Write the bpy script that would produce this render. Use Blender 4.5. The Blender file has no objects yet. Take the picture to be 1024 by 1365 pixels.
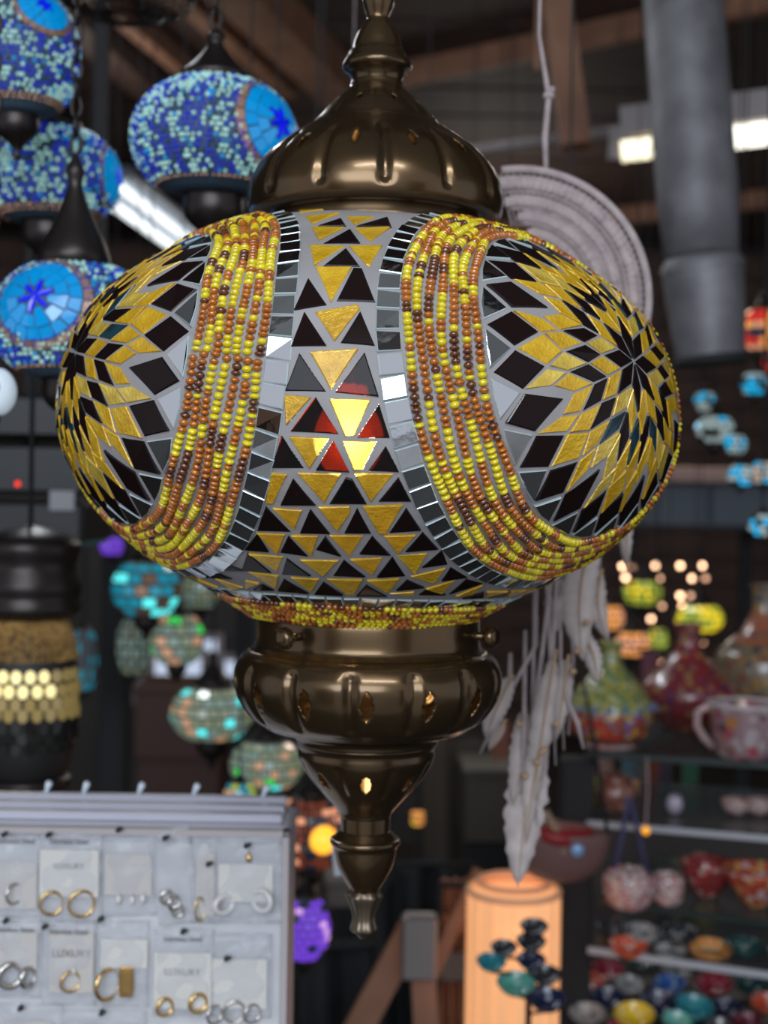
import bpy, math, random
import numpy as np
from mathutils import Vector, Matrix

random.seed(7)
rng = np.random.default_rng(7)
PI = math.pi
SC = bpy.context.scene
COL = SC.collection
HZ = 1.62                                     # height of the big lantern's globe above the floor

# ------------------------------------------------------------------ camera
CAM_D, CAM_Z, YAW, PITCH, ROLL, FPX = 0.9644, -0.0219, 0.00965, 0.01138, 0.0159, 1893.0
_r0 = Vector((math.cos(YAW), -math.sin(YAW), 0))
FWD = Vector((math.sin(YAW) * math.cos(PITCH), math.cos(YAW) * math.cos(PITCH), -math.sin(PITCH)))
_u0 = _r0.cross(FWD)
RGT = _r0 * math.cos(ROLL) + _u0 * math.sin(ROLL)
UPV = _u0 * math.cos(ROLL) - _r0 * math.sin(ROLL)
EYE = Vector((0, -CAM_D, CAM_Z + HZ))
cam = bpy.data.cameras.new('camera')
cam_o = bpy.data.objects.new('camera', cam)
COL.objects.link(cam_o)
m = Matrix((RGT, UPV, -FWD)).transposed().to_4x4()
m.translation = EYE
cam_o.matrix_world = m
cam.sensor_fit = 'VERTICAL'
cam.sensor_height = 36.0
cam.lens = FPX / 1365 * 36
cam.clip_start = 0.02
cam.dof.use_dof = True
cam.dof.focus_distance = 0.775
cam.dof.aperture_fstop = 7.0
SC.camera = cam_o

# ------------------------------------------------------------------ world, light, exposure
SC.view_settings.view_transform = 'Standard'
SC.view_settings.look = 'None'
SC.view_settings.gamma = 1
SC.view_settings.use_curve_mapping = False
SC.view_settings.exposure = 0.0
w = bpy.data.worlds.new('world')
SC.world = w
w.use_nodes = True
w.node_tree.nodes['Background'].inputs[0].default_value = (0.84, 0.88, 1.0, 1)
w.node_tree.nodes['Background'].inputs[1].default_value = 0.62


def area(name, loc, tgt, sx, sy, power, col):
    l = bpy.data.lights.new(name, 'AREA')
    l.shape = 'RECTANGLE'
    l.size, l.size_y, l.energy, l.color = sx, sy, power, col
    o = bpy.data.objects.new(name, l)
    COL.objects.link(o)
    o.location = loc
    o.rotation_euler = (Vector(tgt) - Vector(loc)).to_track_quat('-Z', 'Y').to_euler()
    return o


# the shop's open front is behind the camera: daylight plus the rows of tubes near it
area('front_daylight', (-0.7, -4.6, 2.75), (0, 0, 1.5), 3.8, 1.9, 150, (0.80, 0.89, 1.0))
area('front_tube_light', (0.1, -1.5, 2.72), (0, 0.1, 1.6), 1.25, 0.06, 12, (0.90, 0.95, 1.0))
area('mid_tube_light', (-0.7, 2.3, 2.9), (-0.7, 2.3, 0), 0.1, 1.2, 12, (0.9, 0.95, 1.0))
for nm_, lc_, en_ in (('left_fill_light', (-1.0, 4.2, 2.75), 9), ('right_fill_light', (1.0, 3.0, 2.55), 6), ('back_fill_light', (0.6, 6.4, 2.6), 16)):  # unseen point lamps added to brighten the rafters and back wall
    l_ = bpy.data.lights.new(nm_, 'POINT')
    l_.energy, l_.color, l_.shadow_soft_size = en_, (1.0, .95, .88), .25
    o_ = bpy.data.objects.new(nm_, l_)
    COL.objects.link(o_)
    o_.location = lc_
area('rear_tube_light', (0.9, 3.4, 2.9), (0.9, 3.4, 0), 1.2, 0.1, 10, (1.0, 0.92, 0.8))


def ray(px, py):
    return FWD + RGT * ((px - 512) / FPX) - UPV * ((py - 682.5) / FPX)


def at(px, py, z):
    """world point seen at a photograph position, z metres in front of the camera"""
    return EYE + ray(px, py) * z


def on_z(px, py, h):
    d = ray(px, py)
    return EYE + d * ((h - EYE.z) / d.z)


def U(px, z):
    return px * z / FPX


# ------------------------------------------------------------------ materials
MATS = {}


def mat(name, col, rough=0.5, metal=0.0, coat=0.0, em=None, es=0.0, spec=0.5, noise=None, bump=None, trans=0.0, alpha=None, subs=0.0):
    """noise = (scale, second colour, low, high); bump = (scale, strength, distance)"""
    if name in MATS:
        return MATS[name]
    M = bpy.data.materials.new(name)
    M.use_nodes = True
    N, L = M.node_tree.nodes, M.node_tree.links
    b = N['Principled BSDF']
    b.inputs['Base Color'].default_value = (*col, 1)
    b.inputs['Roughness'].default_value = rough
    b.inputs['Metallic'].default_value = metal
    b.inputs['Coat Weight'].default_value = coat
    b.inputs['Coat Roughness'].default_value = 0.08
    b.inputs['Specular IOR Level'].default_value = spec
    b.inputs['Transmission Weight'].default_value = trans
    if subs:
        b.inputs['Subsurface Weight'].default_value = subs
    if em:
        b.inputs['Emission Color'].default_value = (*em, 1)
        b.inputs['Emission Strength'].default_value = es
    tc = None
    if noise or bump:
        tc = N.new('ShaderNodeTexCoord')
    if noise:
        n = N.new('ShaderNodeTexNoise')
        n.inputs['Scale'].default_value = noise[0]
        n.inputs['Detail'].default_value = 5
        L.new(tc.outputs['Object'], n.inputs['Vector'])
        r = N.new('ShaderNodeValToRGB')
        r.color_ramp.elements[0].position = noise[2]
        r.color_ramp.elements[1].position = noise[3]
        r.color_ramp.elements[0].color = (*col, 1)
        r.color_ramp.elements[1].color = (*noise[1], 1)
        L.new(n.outputs['Fac'], r.inputs['Fac'])
        L.new(r.outputs['Color'], b.inputs['Base Color'])
    if bump:
        n = N.new('ShaderNodeTexNoise')
        n.inputs['Scale'].default_value = bump[0]
        n.inputs['Detail'].default_value = 4
        L.new(tc.outputs['Object'], n.inputs['Vector'])
        bp = N.new('ShaderNodeBump')
        bp.inputs['Strength'].default_value = bump[1]
        bp.inputs['Distance'].default_value = bump[2]
        L.new(n.outputs['Fac'], bp.inputs['Height'])
        L.new(bp.outputs['Normal'], b.inputs['Normal'])
    if alpha is not None:
        b.inputs['Alpha'].default_value = alpha
    MATS[name] = M
    return M


def see_through(name, col, tint, fac, rough=0.1, bump=None, noise=None, coat=0.5, metal=0.0):
    """thin coloured glass: a glossy skin over tinted clear glass"""
    M = mat(name, col, rough, metal, coat=coat, spec=.5 if coat > .2 else .16, bump=bump, noise=noise)
    N, L = M.node_tree.nodes, M.node_tree.links
    t = N.new('ShaderNodeBsdfTransparent')
    t.inputs[0].default_value = (*tint, 1)
    mx = N.new('ShaderNodeMixShader')
    mx.inputs[0].default_value = fac
    L.new(N['Principled BSDF'].outputs[0], mx.inputs[1])
    L.new(t.outputs[0], mx.inputs[2])
    L.new(mx.outputs[0], N['Material Output'].inputs[0])
    return M


def dotted(name, base, dots, scale, rough=0.25, rings=None):
    """hand-painted pottery: voronoi dots and leaves over a glaze, horizontal bands optional"""
    if name in MATS:
        return MATS[name]
    M = mat(name, base, rough, coat=0.5)
    N, L = M.node_tree.nodes, M.node_tree.links
    tc = N.new('ShaderNodeTexCoord')
    v = N.new('ShaderNodeTexVoronoi')
    v.inputs['Scale'].default_value = scale
    L.new(tc.outputs['Object'], v.inputs['Vector'])
    r = N.new('ShaderNodeValToRGB')
    r.color_ramp.interpolation = 'CONSTANT'
    r.color_ramp.elements[0].color = (0, 0, 0, 1)
    r.color_ramp.elements[1].color = (1, 1, 1, 1)
    r.color_ramp.elements[1].position = 0.5
    L.new(v.outputs['Distance'], r.inputs['Fac'])
    pick = N.new('ShaderNodeValToRGB')
    pick.color_ramp.interpolation = 'CONSTANT'
    el = pick.color_ramp.elements
    el[0].color = (*dots[0], 1)
    el[1].color = (*dots[-1], 1)
    el[1].position = 1 - 1 / len(dots)
    for k in range(1, len(dots) - 1):
        e = el.new(k / len(dots))
        e.color = (*dots[k], 1)
    sp = N.new('ShaderNodeSeparateColor')
    L.new(v.outputs['Color'], sp.inputs[0])
    L.new(sp.outputs[0], pick.inputs['Fac'])
    mx = N.new('ShaderNodeMix')
    mx.data_type = 'RGBA'
    L.new(r.outputs['Color'], mx.inputs[0])
    L.new(pick.outputs['Color'], mx.inputs[6])
    mx.inputs[7].default_value = (*base, 1)
    out = mx.outputs[2]
    if rings:                                  # (z0, z1, colour) bands in object space
        xyz = N.new('ShaderNodeSeparateXYZ')
        L.new(tc.outputs['Object'], xyz.inputs[0])
        for z0, z1, c in rings:
            a = N.new('ShaderNodeMath'); a.operation = 'GREATER_THAN'; a.inputs[1].default_value = z0
            bb = N.new('ShaderNodeMath'); bb.operation = 'LESS_THAN'; bb.inputs[1].default_value = z1
            mu = N.new('ShaderNodeMath'); mu.operation = 'MULTIPLY'
            L.new(xyz.outputs[2], a.inputs[0]); L.new(xyz.outputs[2], bb.inputs[0])
            L.new(a.outputs[0], mu.inputs[0]); L.new(bb.outputs[0], mu.inputs[1])
            m2 = N.new('ShaderNodeMix'); m2.data_type = 'RGBA'
            L.new(mu.outputs[0], m2.inputs[0]); L.new(out, m2.inputs[6])
            m2.inputs[7].default_value = (*c, 1)
            out = m2.outputs[2]
    L.new(out, N['Principled BSDF'].inputs['Base Color'])
    return M


# ------------------------------------------------------------------ mesh helpers
def mesh_of(name, V, F, mats, mi=None, smooth=False):
    me = bpy.data.meshes.new(name)
    me.from_pydata([tuple(v) for v in V], [], [tuple(f) for f in F])
    for mm in (mats if isinstance(mats, (list, tuple)) else [mats]):
        me.materials.append(mm)
    if mi is not None:
        me.polygons.foreach_set('material_index', np.asarray(mi, dtype=np.int32))
    if smooth:
        me.polygons.foreach_set('use_smooth', np.ones(len(F), dtype=bool))
    me.update()
    return me


def link(name, me, parent=None, loc=None, rot=None, kind=None):
    o = bpy.data.objects.new(name, me)
    COL.objects.link(o)
    if parent is not None:
        o.parent = parent
    if loc is not None:
        o.location = loc
    if rot is not None:
        o.rotation_euler = rot
    if kind:
        o['kind'] = kind
    return o


def thing(name, label, cat, loc=(0, 0, 0), group=None, rz=0.0):
    o = bpy.data.objects.new(name, None)
    COL.objects.link(o)
    o.empty_display_size = 0.02
    o.location = loc
    o.rotation_euler = (0, 0, rz)
    return tag(o, label, cat, group)


def tag(o, label, cat, group=None):
    o['label'] = label
    o['category'] = cat
    if group:
        o['group'] = group
    return o


def copy_tree(o, parent=None):
    c = o.copy()
    COL.objects.link(c)
    c.parent = parent
    for ch in list(o.children):
        copy_tree(ch, c)
    return c


class MB:
    """collects simple solids into one mesh"""

    def __init__(s):
        s.V, s.F, s.I, s.S = [], [], [], []

    def add(s, V, F, mi=0):
        n = len(s.V)
        s.V += [tuple(v) for v in V]
        s.F += [tuple(i + n for i in f) for f in F]
        s.I += [mi] * len(F)

    def box(s, c, sz, mi=0, R=None, bev=0.0):
        x, y, z = (q / 2 for q in sz)
        if bev <= 0:
            P = [Vector((a * x, b * y, d * z)) for a in (-1, 1) for b in (-1, 1) for d in (-1, 1)]
            F = [(0, 1, 3, 2), (4, 6, 7, 5), (0, 4, 5, 1), (2, 3, 7, 6), (0, 2, 6, 4), (1, 5, 7, 3)]
        else:
            P, F = [], []
            ring = [(-x + bev, -y), (x - bev, -y), (x, -y + bev), (x, y - bev), (x - bev, y), (-x + bev, y), (-x, y - bev), (-x, -y + bev)]
            for k, (zz, sh) in enumerate(((-z, bev), (-z + bev, 0), (z - bev, 0), (z, bev))):
                for (a, b) in ring:
                    P.append(Vector((a - math.copysign(min(sh, abs(a)), a), b - math.copysign(min(sh, abs(b)), b), zz)))
            for k in range(3):
                for j in range(8):
                    a, b = k * 8 + j, k * 8 + (j + 1) % 8
                    F.append((a, b, b + 8, a + 8))
            F.append(tuple(range(7, -1, -1)))
            F.append(tuple(range(24, 32)))
        if R is not None:
            P = [R @ p for p in P]
        c = Vector(c)
        s.add([p + c for p in P], F, mi)
        return s

    def tube(s, pts, rad, n=8, mi=0, closed=False, caps=True):
        pts = [Vector(p) for p in pts]
        m_ = len(pts)
        if not hasattr(rad, '__len__'):
            rad = [rad] * m_
        V, F = [], []
        prev = None
        for i, p in enumerate(pts):
            if closed:
                t = pts[(i + 1) % m_] - pts[i - 1]
            else:
                t = pts[min(i + 1, m_ - 1)] - pts[max(i - 1, 0)]
            t.normalize()
            if prev is None:
                a = Vector((0, 0, 1)) if abs(t.z) < 0.9 else Vector((1, 0, 0))
                u = t.cross(a).normalized()
            else:
                u = (prev - t * prev.dot(t)).normalized()
            prev = u
            v = t.cross(u)
            for j in range(n):
                a = 2 * PI * j / n
                V.append(p + (u * math.cos(a) + v * math.sin(a)) * rad[i])
        for i in range(m_ if closed else m_ - 1):
            for j in range(n):
                a, b = i * n + j, i * n + (j + 1) % n
                c, d = ((i + 1) % m_) * n + (j + 1) % n, ((i + 1) % m_) * n + j
                F.append((a, b, c, d))
        if not closed and caps:
            F.append(tuple(range(n - 1, -1, -1)))
            F.append(tuple(range((m_ - 1) * n, m_ * n)))
        s.add(V, F, mi)
        return s

    def beam(s, a, b, wx, wz, mi=0, up=(0, 0, 1)):
        a, b = Vector(a), Vector(b)
        t = (b - a).normalized()
        sx = t.cross(Vector(up)).normalized()
        su = sx.cross(t)
        P = [q + sx * (i * wx / 2) + su * (j * wz / 2) for q in (a, b) for i, j in ((-1, -1), (1, -1), (1, 1), (-1, 1))]
        s.add(P, [(3, 2, 1, 0), (4, 5, 6, 7), (0, 1, 5, 4), (1, 2, 6, 5), (2, 3, 7, 6), (3, 0, 4, 7)], mi)
        return s

    def lathe(s, prof, n=32, mi=0, c=(0, 0, 0), rf=None, capb=True, capt=True):
        V, F = [], []
        for k, (r, z) in enumerate(prof):
            for j in range(n):
                a = 2 * PI * j / n
                rr = r * (rf(a, k, z) if rf else 1)
                V.append((c[0] + rr * math.cos(a), c[1] + rr * math.sin(a), c[2] + z))
        for k in range(len(prof) - 1):
            for j in range(n):
                a, b = k * n + j, k * n + (j + 1) % n
                F.append((a, b, b + n, a + n) if prof[-1][1] >= prof[0][1] else (a, a + n, b + n, b))
        if capb and prof[0][0] > 1e-5:
            F.append(tuple(range(n - 1, -1, -1)))
        if capt and prof[-1][0] > 1e-5:
            F.append(tuple(range((len(prof) - 1) * n, len(prof) * n)))
        s.add(V, F, mi)
        return s

    def ball(s, c, r, n=8, m_=5, mi=0, sc=(1, 1, 1), R=None):
        V, F = [], []
        c = Vector(c)
        for k in range(1, m_):
            t = PI * k / m_
            for j in range(n):
                a = 2 * PI * j / n
                V.append(Vector((math.sin(t) * math.cos(a) * sc[0], math.sin(t) * math.sin(a) * sc[1], math.cos(t) * sc[2])) * r)
        V += [Vector((0, 0, r * sc[2])), Vector((0, 0, -r * sc[2]))]
        for k in range(m_ - 2):
            for j in range(n):
                a, b = k * n + j, k * n + (j + 1) % n
                F.append((a, a + n, b + n, b))
        T, B = len(V) - 2, len(V) - 1
        for j in range(n):
            F.append((T, j, (j + 1) % n))
            F.append((B, (m_ - 2) * n + (j + 1) % n, (m_ - 2) * n + j))
        if R is not None:
            V = [R @ v for v in V]
        s.add([v + c for v in V], F, mi)
        return s

    def build(s, name, mats, parent=None, smooth=False, loc=None, kind=None, rot=None):
        me = mesh_of(name, s.V, s.F, mats, s.I, smooth)
        return link(name, me, parent, loc, rot, kind)


def struct(o):
    o['kind'] = 'structure'
    return o


def chaikin(P, it=2):
    for _ in range(it):
        Q = [P[0]]
        for a, b in zip(P[:-1], P[1:]):
            Q.append((a[0] * .75 + b[0] * .25, a[1] * .75 + b[1] * .25))
            Q.append((a[0] * .25 + b[0] * .75, a[1] * .25 + b[1] * .75))
        Q.append(P[-1])
        P = Q
    return P


def chain_mesh(mb, a, b, link_len=0.026, thick=0.0022, mi=0, wide=0.011):
    a, b = Vector(a), Vector(b)
    L_ = (b - a).length
    n = max(1, int(L_ / (link_len * 0.8)))
    t = (b - a).normalized()
    ax = Vector((1, 0, 0)) if abs(t.x) < .9 else Vector((0, 1, 0))
    u = t.cross(ax).normalized()
    v = t.cross(u)
    for k in range(n):
        c = a + t * (L_ * (k + .5) / n)
        s = u if k % 2 else v
        pts = []
        for j in range(8):
            an = 2 * PI * j / 8
            pts.append(c + t * (math.cos(an) * L_ / n * .62) + s * (math.sin(an) * wide / 2))
        mb.tube(pts, thick, 4, mi, closed=True)

# ------------------------------------------------------------------ the room
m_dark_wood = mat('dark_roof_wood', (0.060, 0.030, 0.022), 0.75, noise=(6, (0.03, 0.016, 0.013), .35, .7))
m_beam = mat('rafter_wood', (0.27, 0.135, 0.080), 0.7, noise=(9, (0.17, 0.08, 0.05), .35, .7), bump=(30, .3, .004))
m_wall_wood = mat('wall_plank_wood', (0.115, 0.062, 0.045), 0.7, noise=(5, (0.055, 0.03, 0.024), .35, .7))
m_dark_wall = mat('dark_wall_paint', (0.022, 0.019, 0.019), 0.8, noise=(3, (0.045, 0.036, 0.032), .4, .8))
m_floor = mat('concrete_floor', (0.03, 0.027, 0.026), 0.5, noise=(4, (0.055, 0.05, 0.046), .4, .7))
m_black = mat('black_metal', (0.012, 0.012, 0.013), 0.4, 0.3)
m_blackmat = mat('black_matte', (0.010, 0.010, 0.011), 0.8)
m_white_em = mat('lit_tube', (1, 1, 1), 0.5, em=(0.90, 0.97, 1.0), es=3.2)
m_warm_em = mat('lit_warm_tube', (1, 1, 1), 0.5, em=(1.0, 0.90, 0.58), es=1.5)
m_white_paint = mat('white_enamel', (0.62, 0.64, 0.68), 0.35)
m_grey_paint = mat('grey_enamel', (0.22, 0.19, 0.19), 0.5)

CEIL = 3.35
YB = 8.6
struct(MB().box((0, 2.1, -0.05), (9, 14, 0.1)).build('floor', m_floor))
pv_ = struct(MB().box((0, -3.0, .003), (9, 3.6, 0.006)).build('floor', mat('pale_mirror_fill_floor', (.42, .41, .39), .6, noise=(5, (.34, .33, .31), .4, .7))))  # unseen pale floor patch, added to lighten the lower mirror tiles
cl = struct(MB().box((0, 3.4, CEIL + 0.03), (9, 11.0, 0.06)).build('ceiling', m_dark_wood))
me_board = None
mb = MB().box((0, 0, 0), (9, 0.40, 0.03), bev=.004)
me_board = mesh_of('ceiling_board', mb.V, mb.F, m_dark_wood)
me_board_p = mesh_of('ceiling_board', mb.V, mb.F, mat('pale_mirror_fill_board', (.36, .36, .35), .7))  # pale copy for unseen front boards, added to lighten the upper mirror tiles
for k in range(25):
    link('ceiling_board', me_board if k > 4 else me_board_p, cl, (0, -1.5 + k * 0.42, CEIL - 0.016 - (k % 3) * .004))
wb = struct(MB().box((0, YB + 0.05, CEIL / 2), (9, 0.1, CEIL)).build('wall_back', m_dark_wall))
mb = MB().box((0, 0, 0), (9, 0.03, 0.165), bev=.004)
me_pl = mesh_of('plank', mb.V, mb.F, m_wall_wood)
for k in range(19):
    link('plank', me_pl, wb, (0, YB - 0.016 - (k % 2) * .005, 0.09 + k * 0.172))
for s, nm in ((-1, 'wall_left'), (1, 'wall_right')):
    struct(MB().box((s * 3.6, 4.6, CEIL / 2), (0.1, 8.2, CEIL)).build(nm, m_dark_wall))

# invented shelves behind the camera, added to vary what the mirrors reflect
for s_, lab_ in ((-1, 'unseen tall dark shelves added behind the camera on the left for mirror reflections'), (1, 'unseen tall dark shelves added behind the camera on the right for mirror reflections')):
    t = thing('added_shelves', lab_, 'added_shelves', (s_ * 1.9, -2.6, 0), rz=-s_ * .45)
    for q_ in (-1, 1):
        MB().box((q_ * .58, 0, 1.0), (.04, .35, 2.0), bev=.004).build('side_panel', m_beam, t)
    for k in range(5):
        MB().box((0, 0, .12 + k * .46), (1.12, .34, .03), bev=.004).build('shelf_board', m_beam, t)
    MB().box((0, -.165, 1.0), (1.12, .01, 1.96)).build('back_panel', m_dark_wall, t)

# rafters and purlins under the ceiling
rafts = [((300, -40), (475, 135), CEIL - .12, .16, .14, m_beam), ((190, -60), (345, 78), CEIL - .10, .07, .10, m_beam),
         ((70, -10), (300, 205), CEIL - .12, .11, .12, m_dark_wood), ((130, -10), (390, 210), CEIL - .10, .055, .08, m_beam),
         ((560, 96), (1060, -10), CEIL - .09, .05, .09, m_beam), ((560, 320), (1050, 262), CEIL - .10, .05, .10, m_beam)]
for k, (a, b, h, wx, wz, mm) in enumerate(rafts):
    A, B = on_z(*a, h), on_z(*b, h)
    d = (B - A)
    A, B = A - d * .25, B + d * .35
    B.y = min(B.y, YB - .1)
    o = MB().beam(A, B, wx, wz).build('rafter', mm)
    struct(o)
# hanging timber strut with a broken lower end
A, B = at(733, -60, 3.2), at(768, 196, 3.1)
mb = MB().beam(A, B, .062, .045, up=(0, 1, 0))
mb.beam(at(716, 95, 3.15), at(720, -60, 3.18), .012, .012, up=(0, 1, 0))
o = mb.build('timber_strut', m_beam)
tag(o, 'rough splintered timber strut hanging from the dark roof behind the rope', 'timber')

# left twin-tube ceiling light, running away from the camera
H1 = 3.12
a1, b1 = on_z(150, 262, H1), on_z(300, 372, H1)
d = (b1 - a1); d.z = 0; d.normalize()
sd = d.cross(Vector((0, 0, 1)))
L1 = (b1 - a1).length + .5
t = thing('ceiling_light', 'white twin-tube fluorescent ceiling light left of the big gold lantern', 'light', (a1 + b1) / 2)
ang = math.atan2(d.y, d.x)
t.rotation_euler = (0, 0, ang)
MB().box((0, 0, .07), (L1, .34, .06), bev=.01).build('housing', mat('blue_grey_enamel', (.20, .23, .30), .45), t)
MB().box((0, -.21, .02), (L1, .10, .015), R=Matrix.Rotation(.5, 3, 'X')).build('reflector_wing', m_white_paint, t)
for s in (-.09, .07):
    MB().tube([(-L1 / 2 + .03, s, .01), (L1 / 2 - .03, s, .01)], .024, 12).build('fluorescent_tube', mat('lit_cool_tube', (1, 1, 1), .5, em=(.9, .97, 1.0), es=1.5), t, True)
for s in (-1, 1):
    MB().tube([(s * L1 * .35, 0, .1), (s * L1 * .35, 0, CEIL - H1)], .006, 6).build('suspension_rod', m_grey_paint, t)

# right warm fixture crossing behind the grey duct
t = thing('ceiling_light', 'grey strip light with a warm yellow-white tube crossing behind the duct', 'light', (0, 0, 0))
A, B = at(829, 202, 3.0), at(1100, 168, 2.9)
A2, B2 = at(829, 168, 3.03), at(1100, 136, 2.93)
MB().beam(A2, B2, .09, .06).build('housing', m_grey_paint, t)
MB().tube([A, A.lerp(B, .15)], .023, 12).build('fluorescent_tube', m_warm_em, t, True)
MB().tube([A.lerp(B, .16), B], .025, 12).build('fluorescent_tube', mat('lit_cream_tube', (1, 1, 1), .5, em=(1, .97, .82), es=1.9), t, True)
MB().beam(A + Vector((0, 0, .05)), A + Vector((-.004, 0, -.02)), .05, .02, up=(0, 1, 0)).build('end_cap', m_grey_paint, t)
MB().tube([B2.lerp(A2, .8), B2.lerp(A2, .8) + Vector((0, 0, CEIL - B2.z - .02))], .005, 6).build('suspension_rod', m_grey_paint, t)
A, B = at(560, 210, 3.6), at(840, 172, 3.5)
o = MB().tube([A - (B - A) * .5, B + (B - A) * .1], .013, 8).build('conduit_pipe', m_grey_paint, smooth=True)
tag(o, 'thin pale conduit pipe crossing the dark roof behind the main lantern cap', 'pipe')

# galvanised duct
m_galv = mat('galvanised_steel', (0.13, 0.125, 0.135), 0.55, 0.35, noise=(14, (0.20, 0.195, 0.205), .4, .65))
t = thing('steel_duct', 'grey galvanised steel duct leaning down at the upper right', 'duct', (0, 0, 0))
P0, P1 = at(900, -150, 2.3), at(936, 345, 2.2)
Z2, P3 = at(940, 345, 2.2), at(948, 478, 2.2)
r0, r1 = U(53, 2.25), U(49, 2.2)
pts = [P0.lerp(P1, k / 6) for k in range(7)]
MB().tube(pts, [r0] * 6 + [r1], 28).build('duct_pipe', m_galv, t, True)
MB().tube([P1, P1.lerp(P3, .06), P1.lerp(P3, .14)], [r1 * 1.02, r1 * 1.13, r1 * 1.13], 28, caps=False).build('joint_collar', m_galv, t, True)
MB().tube([P1.lerp(P3, .14), P1.lerp(P3, .6), P3], [r1 * 1.1, r1 * 1.02, r1 * .92], 28, caps=False).build('duct_sleeve', m_galv, t, True)
MB().tube([P3 - (P3 - P1) * .02, P3 + (P3 - P1) * .06], [r1 * .97, r1 * .97], 28).build('end_ring', m_blackmat, t, True)
MB().beam(P0.lerp(P1, .3) + Vector((0, .07, .3)), Vector((P0.x, P0.y + .07, CEIL)), .02, .01, up=(0, 1, 0)).build('hanger_strap', m_galv, t)

# ------------------------------------------------------------------ window bays and back clutter
m_sky_pane = mat('bright_pane', (.5, .55, .65), .3, em=(0.62, 0.72, 0.92), es=0.62)
for k, (x, y, wd, ht) in enumerate(((238, 888, 62, 34), (226, 921, 78, 22), (330, 895, 60, 30), (348, 925, 40, 26), (268, 860, 44, 16))):
    Z = 5.6
    wnd = thing('window_%d' % (k + 1), '', '', at(x, y, Z))
    del wnd['label'], wnd['category']
    struct(wnd)
    w_, h_ = U(wd, Z), U(ht, Z)
    MB().box((0, 0, 0), (w_, .01, h_)).build('pane', m_sky_pane, wnd)
    f = MB()
    for s in (-1, 1):
        f.box((s * (w_ / 2 + .012), 0, 0), (.024, .04, h_ + .048))
        f.box((0, 0, s * (h_ / 2 + .012)), (w_, .04, .024))
    f.build('window_frame', m_grey_paint, wnd)
# partition with the windows stands behind them
o = MB().box((at(215, 900, 5.7).x - .1, at(215, 900, 5.75).y, 1.0), (2.6, .06, 1.6)).build('partition_wall', m_dark_wall)
struct(o)

# posts
for (x, y0, y1, Z, wpx, lab) in ((147, 640, 1400, 2.9, 34, 'black square post left of the turquoise lantern'),
                                 (318, 800, 1400, 3.6, 22, 'narrow dark post behind the lowest blue-green glass lanterns')):
    p = at(x, y1, Z)
    pt_ = at(x, y0, Z).z
    o = MB().box((p.x, p.y, pt_ / 2), (U(wpx, Z), .06, pt_), bev=.004).box((p.x, p.y, pt_ + .01), (U(wpx, Z) + .015, .075, .02), bev=.003).build('post', m_blackmat)
    tag(o, lab, 'post')

def crate(px, py, Z, wd, ht, dp, m_, lab, cat='box', name='storage_box'):
    p = at(px, py, Z)
    t = thing(name, lab, cat, (p.x, p.y, p.z - U(ht, Z) / 2))
    w_, h_ = U(wd, Z), U(ht, Z)
    MB().box((0, dp / 2, h_ / 2), (w_, dp, h_), bev=.004).build('body', m_, t)
    MB().box((0, dp / 2, h_ + .006), (w_ + .012, dp + .012, .018), bev=.003).build('lid', m_, t)
    return t, w_, h_


m_redbrown = mat('redbrown_board', (0.055, 0.022, 0.014), .6)
t_, w_, h_ = crate(238, 968, 4.4, 118, 90, .3, m_redbrown, 'red-brown wooden cabinet below the bright little windows', 'cabinet', 'cabinet')
MB().box((0, .15, -t_.location.z / 2), (w_ * .92, .28, t_.location.z - .002)).build('base', m_redbrown, t_)
MB().ball((w_ * .3, -.01, h_ * .5), .012).build('knob', m_grey_paint, t_, True)

# slatted pale counter behind the right-hand lamps
p = at(945, 674, 4.6)
t = thing('wall_cabinet', 'slate-blue wall cabinet behind the small blue-white lamps', 'cabinet', (p.x, p.y, p.z))
m_slate = mat('slate_paint', (.055, .07, .09), .5)
MB().box((0, .15, 0), (U(200, 4.6), .3, U(62, 4.6)), bev=.006).build('body', m_slate, t)
for s in (-1, 1):
    MB().box((s * U(49, 4.6), -.01, 0), (U(94, 4.6), .02, U(54, 4.6)), bev=.004).build('door', m_slate, t)
MB().box((0, .12, U(40, 4.6)), (U(230, 4.6), .36, .05), bev=.006).build('top_board', mat('pinkish_board', (.26, .17, .15), .6), t)
for s in (-1, 1):
    MB().beam((s * .2, .29, -.05), (s * .2, .29 + .02, -p.z + .0), .04, .04, up=(0, 1, 0)).build('leg', m_blackmat, t)

# ------------------------------------------------------------------ the big mosaic lantern
m_grout = mat('pale_grout', (0.30, 0.285, 0.285), 0.75, bump=(260, .5, .0006), noise=(30, (0.25, 0.235, 0.237), .35, .75))
m_gold = see_through('gold_glass', (0.80, 0.50, 0.030), (1.0, 0.70, 0.12), .08, .26, metal=.15, coat=.3, bump=(420, .75, .0012), noise=(70, (0.62, 0.34, 0.012), .35, .7))
m_gold2 = see_through('pale_gold_glass', (0.84, 0.62, 0.11), (1.0, 0.78, 0.25), .08, .22, metal=.15, coat=.3, bump=(420, .7, .0012), noise=(70, (0.58, 0.38, 0.05), .35, .7))
m_gold_thin = see_through('gold_glass_thin', (0.80, 0.50, 0.030), (1.0, 0.90, 0.50), .30, .26, metal=.1, coat=.3, bump=(420, .75, .0012), noise=(70, (0.52, 0.29, 0.015), .35, .7))
m_side = mat('gold_glass_edge', (0.55, 0.30, 0.02), 0.15, coat=.6)
m_blk = see_through('black_glass', (0.006, 0.006, 0.006), (.90, .20, .015), .15, .10, coat=.0)
m_teal = mat('dark_teal_glass', (0.012, 0.030, 0.034), .08, coat=.5, noise=(90, (.02, .07, .09), .45, .75))
m_blkside = mat('black_glass_edge', (0.02, 0.02, 0.022), .2)
m_mirror = mat('mirror_face', (0.72, 0.75, 0.77), .035, 1.0, bump=(25, .10, .002))
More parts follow.
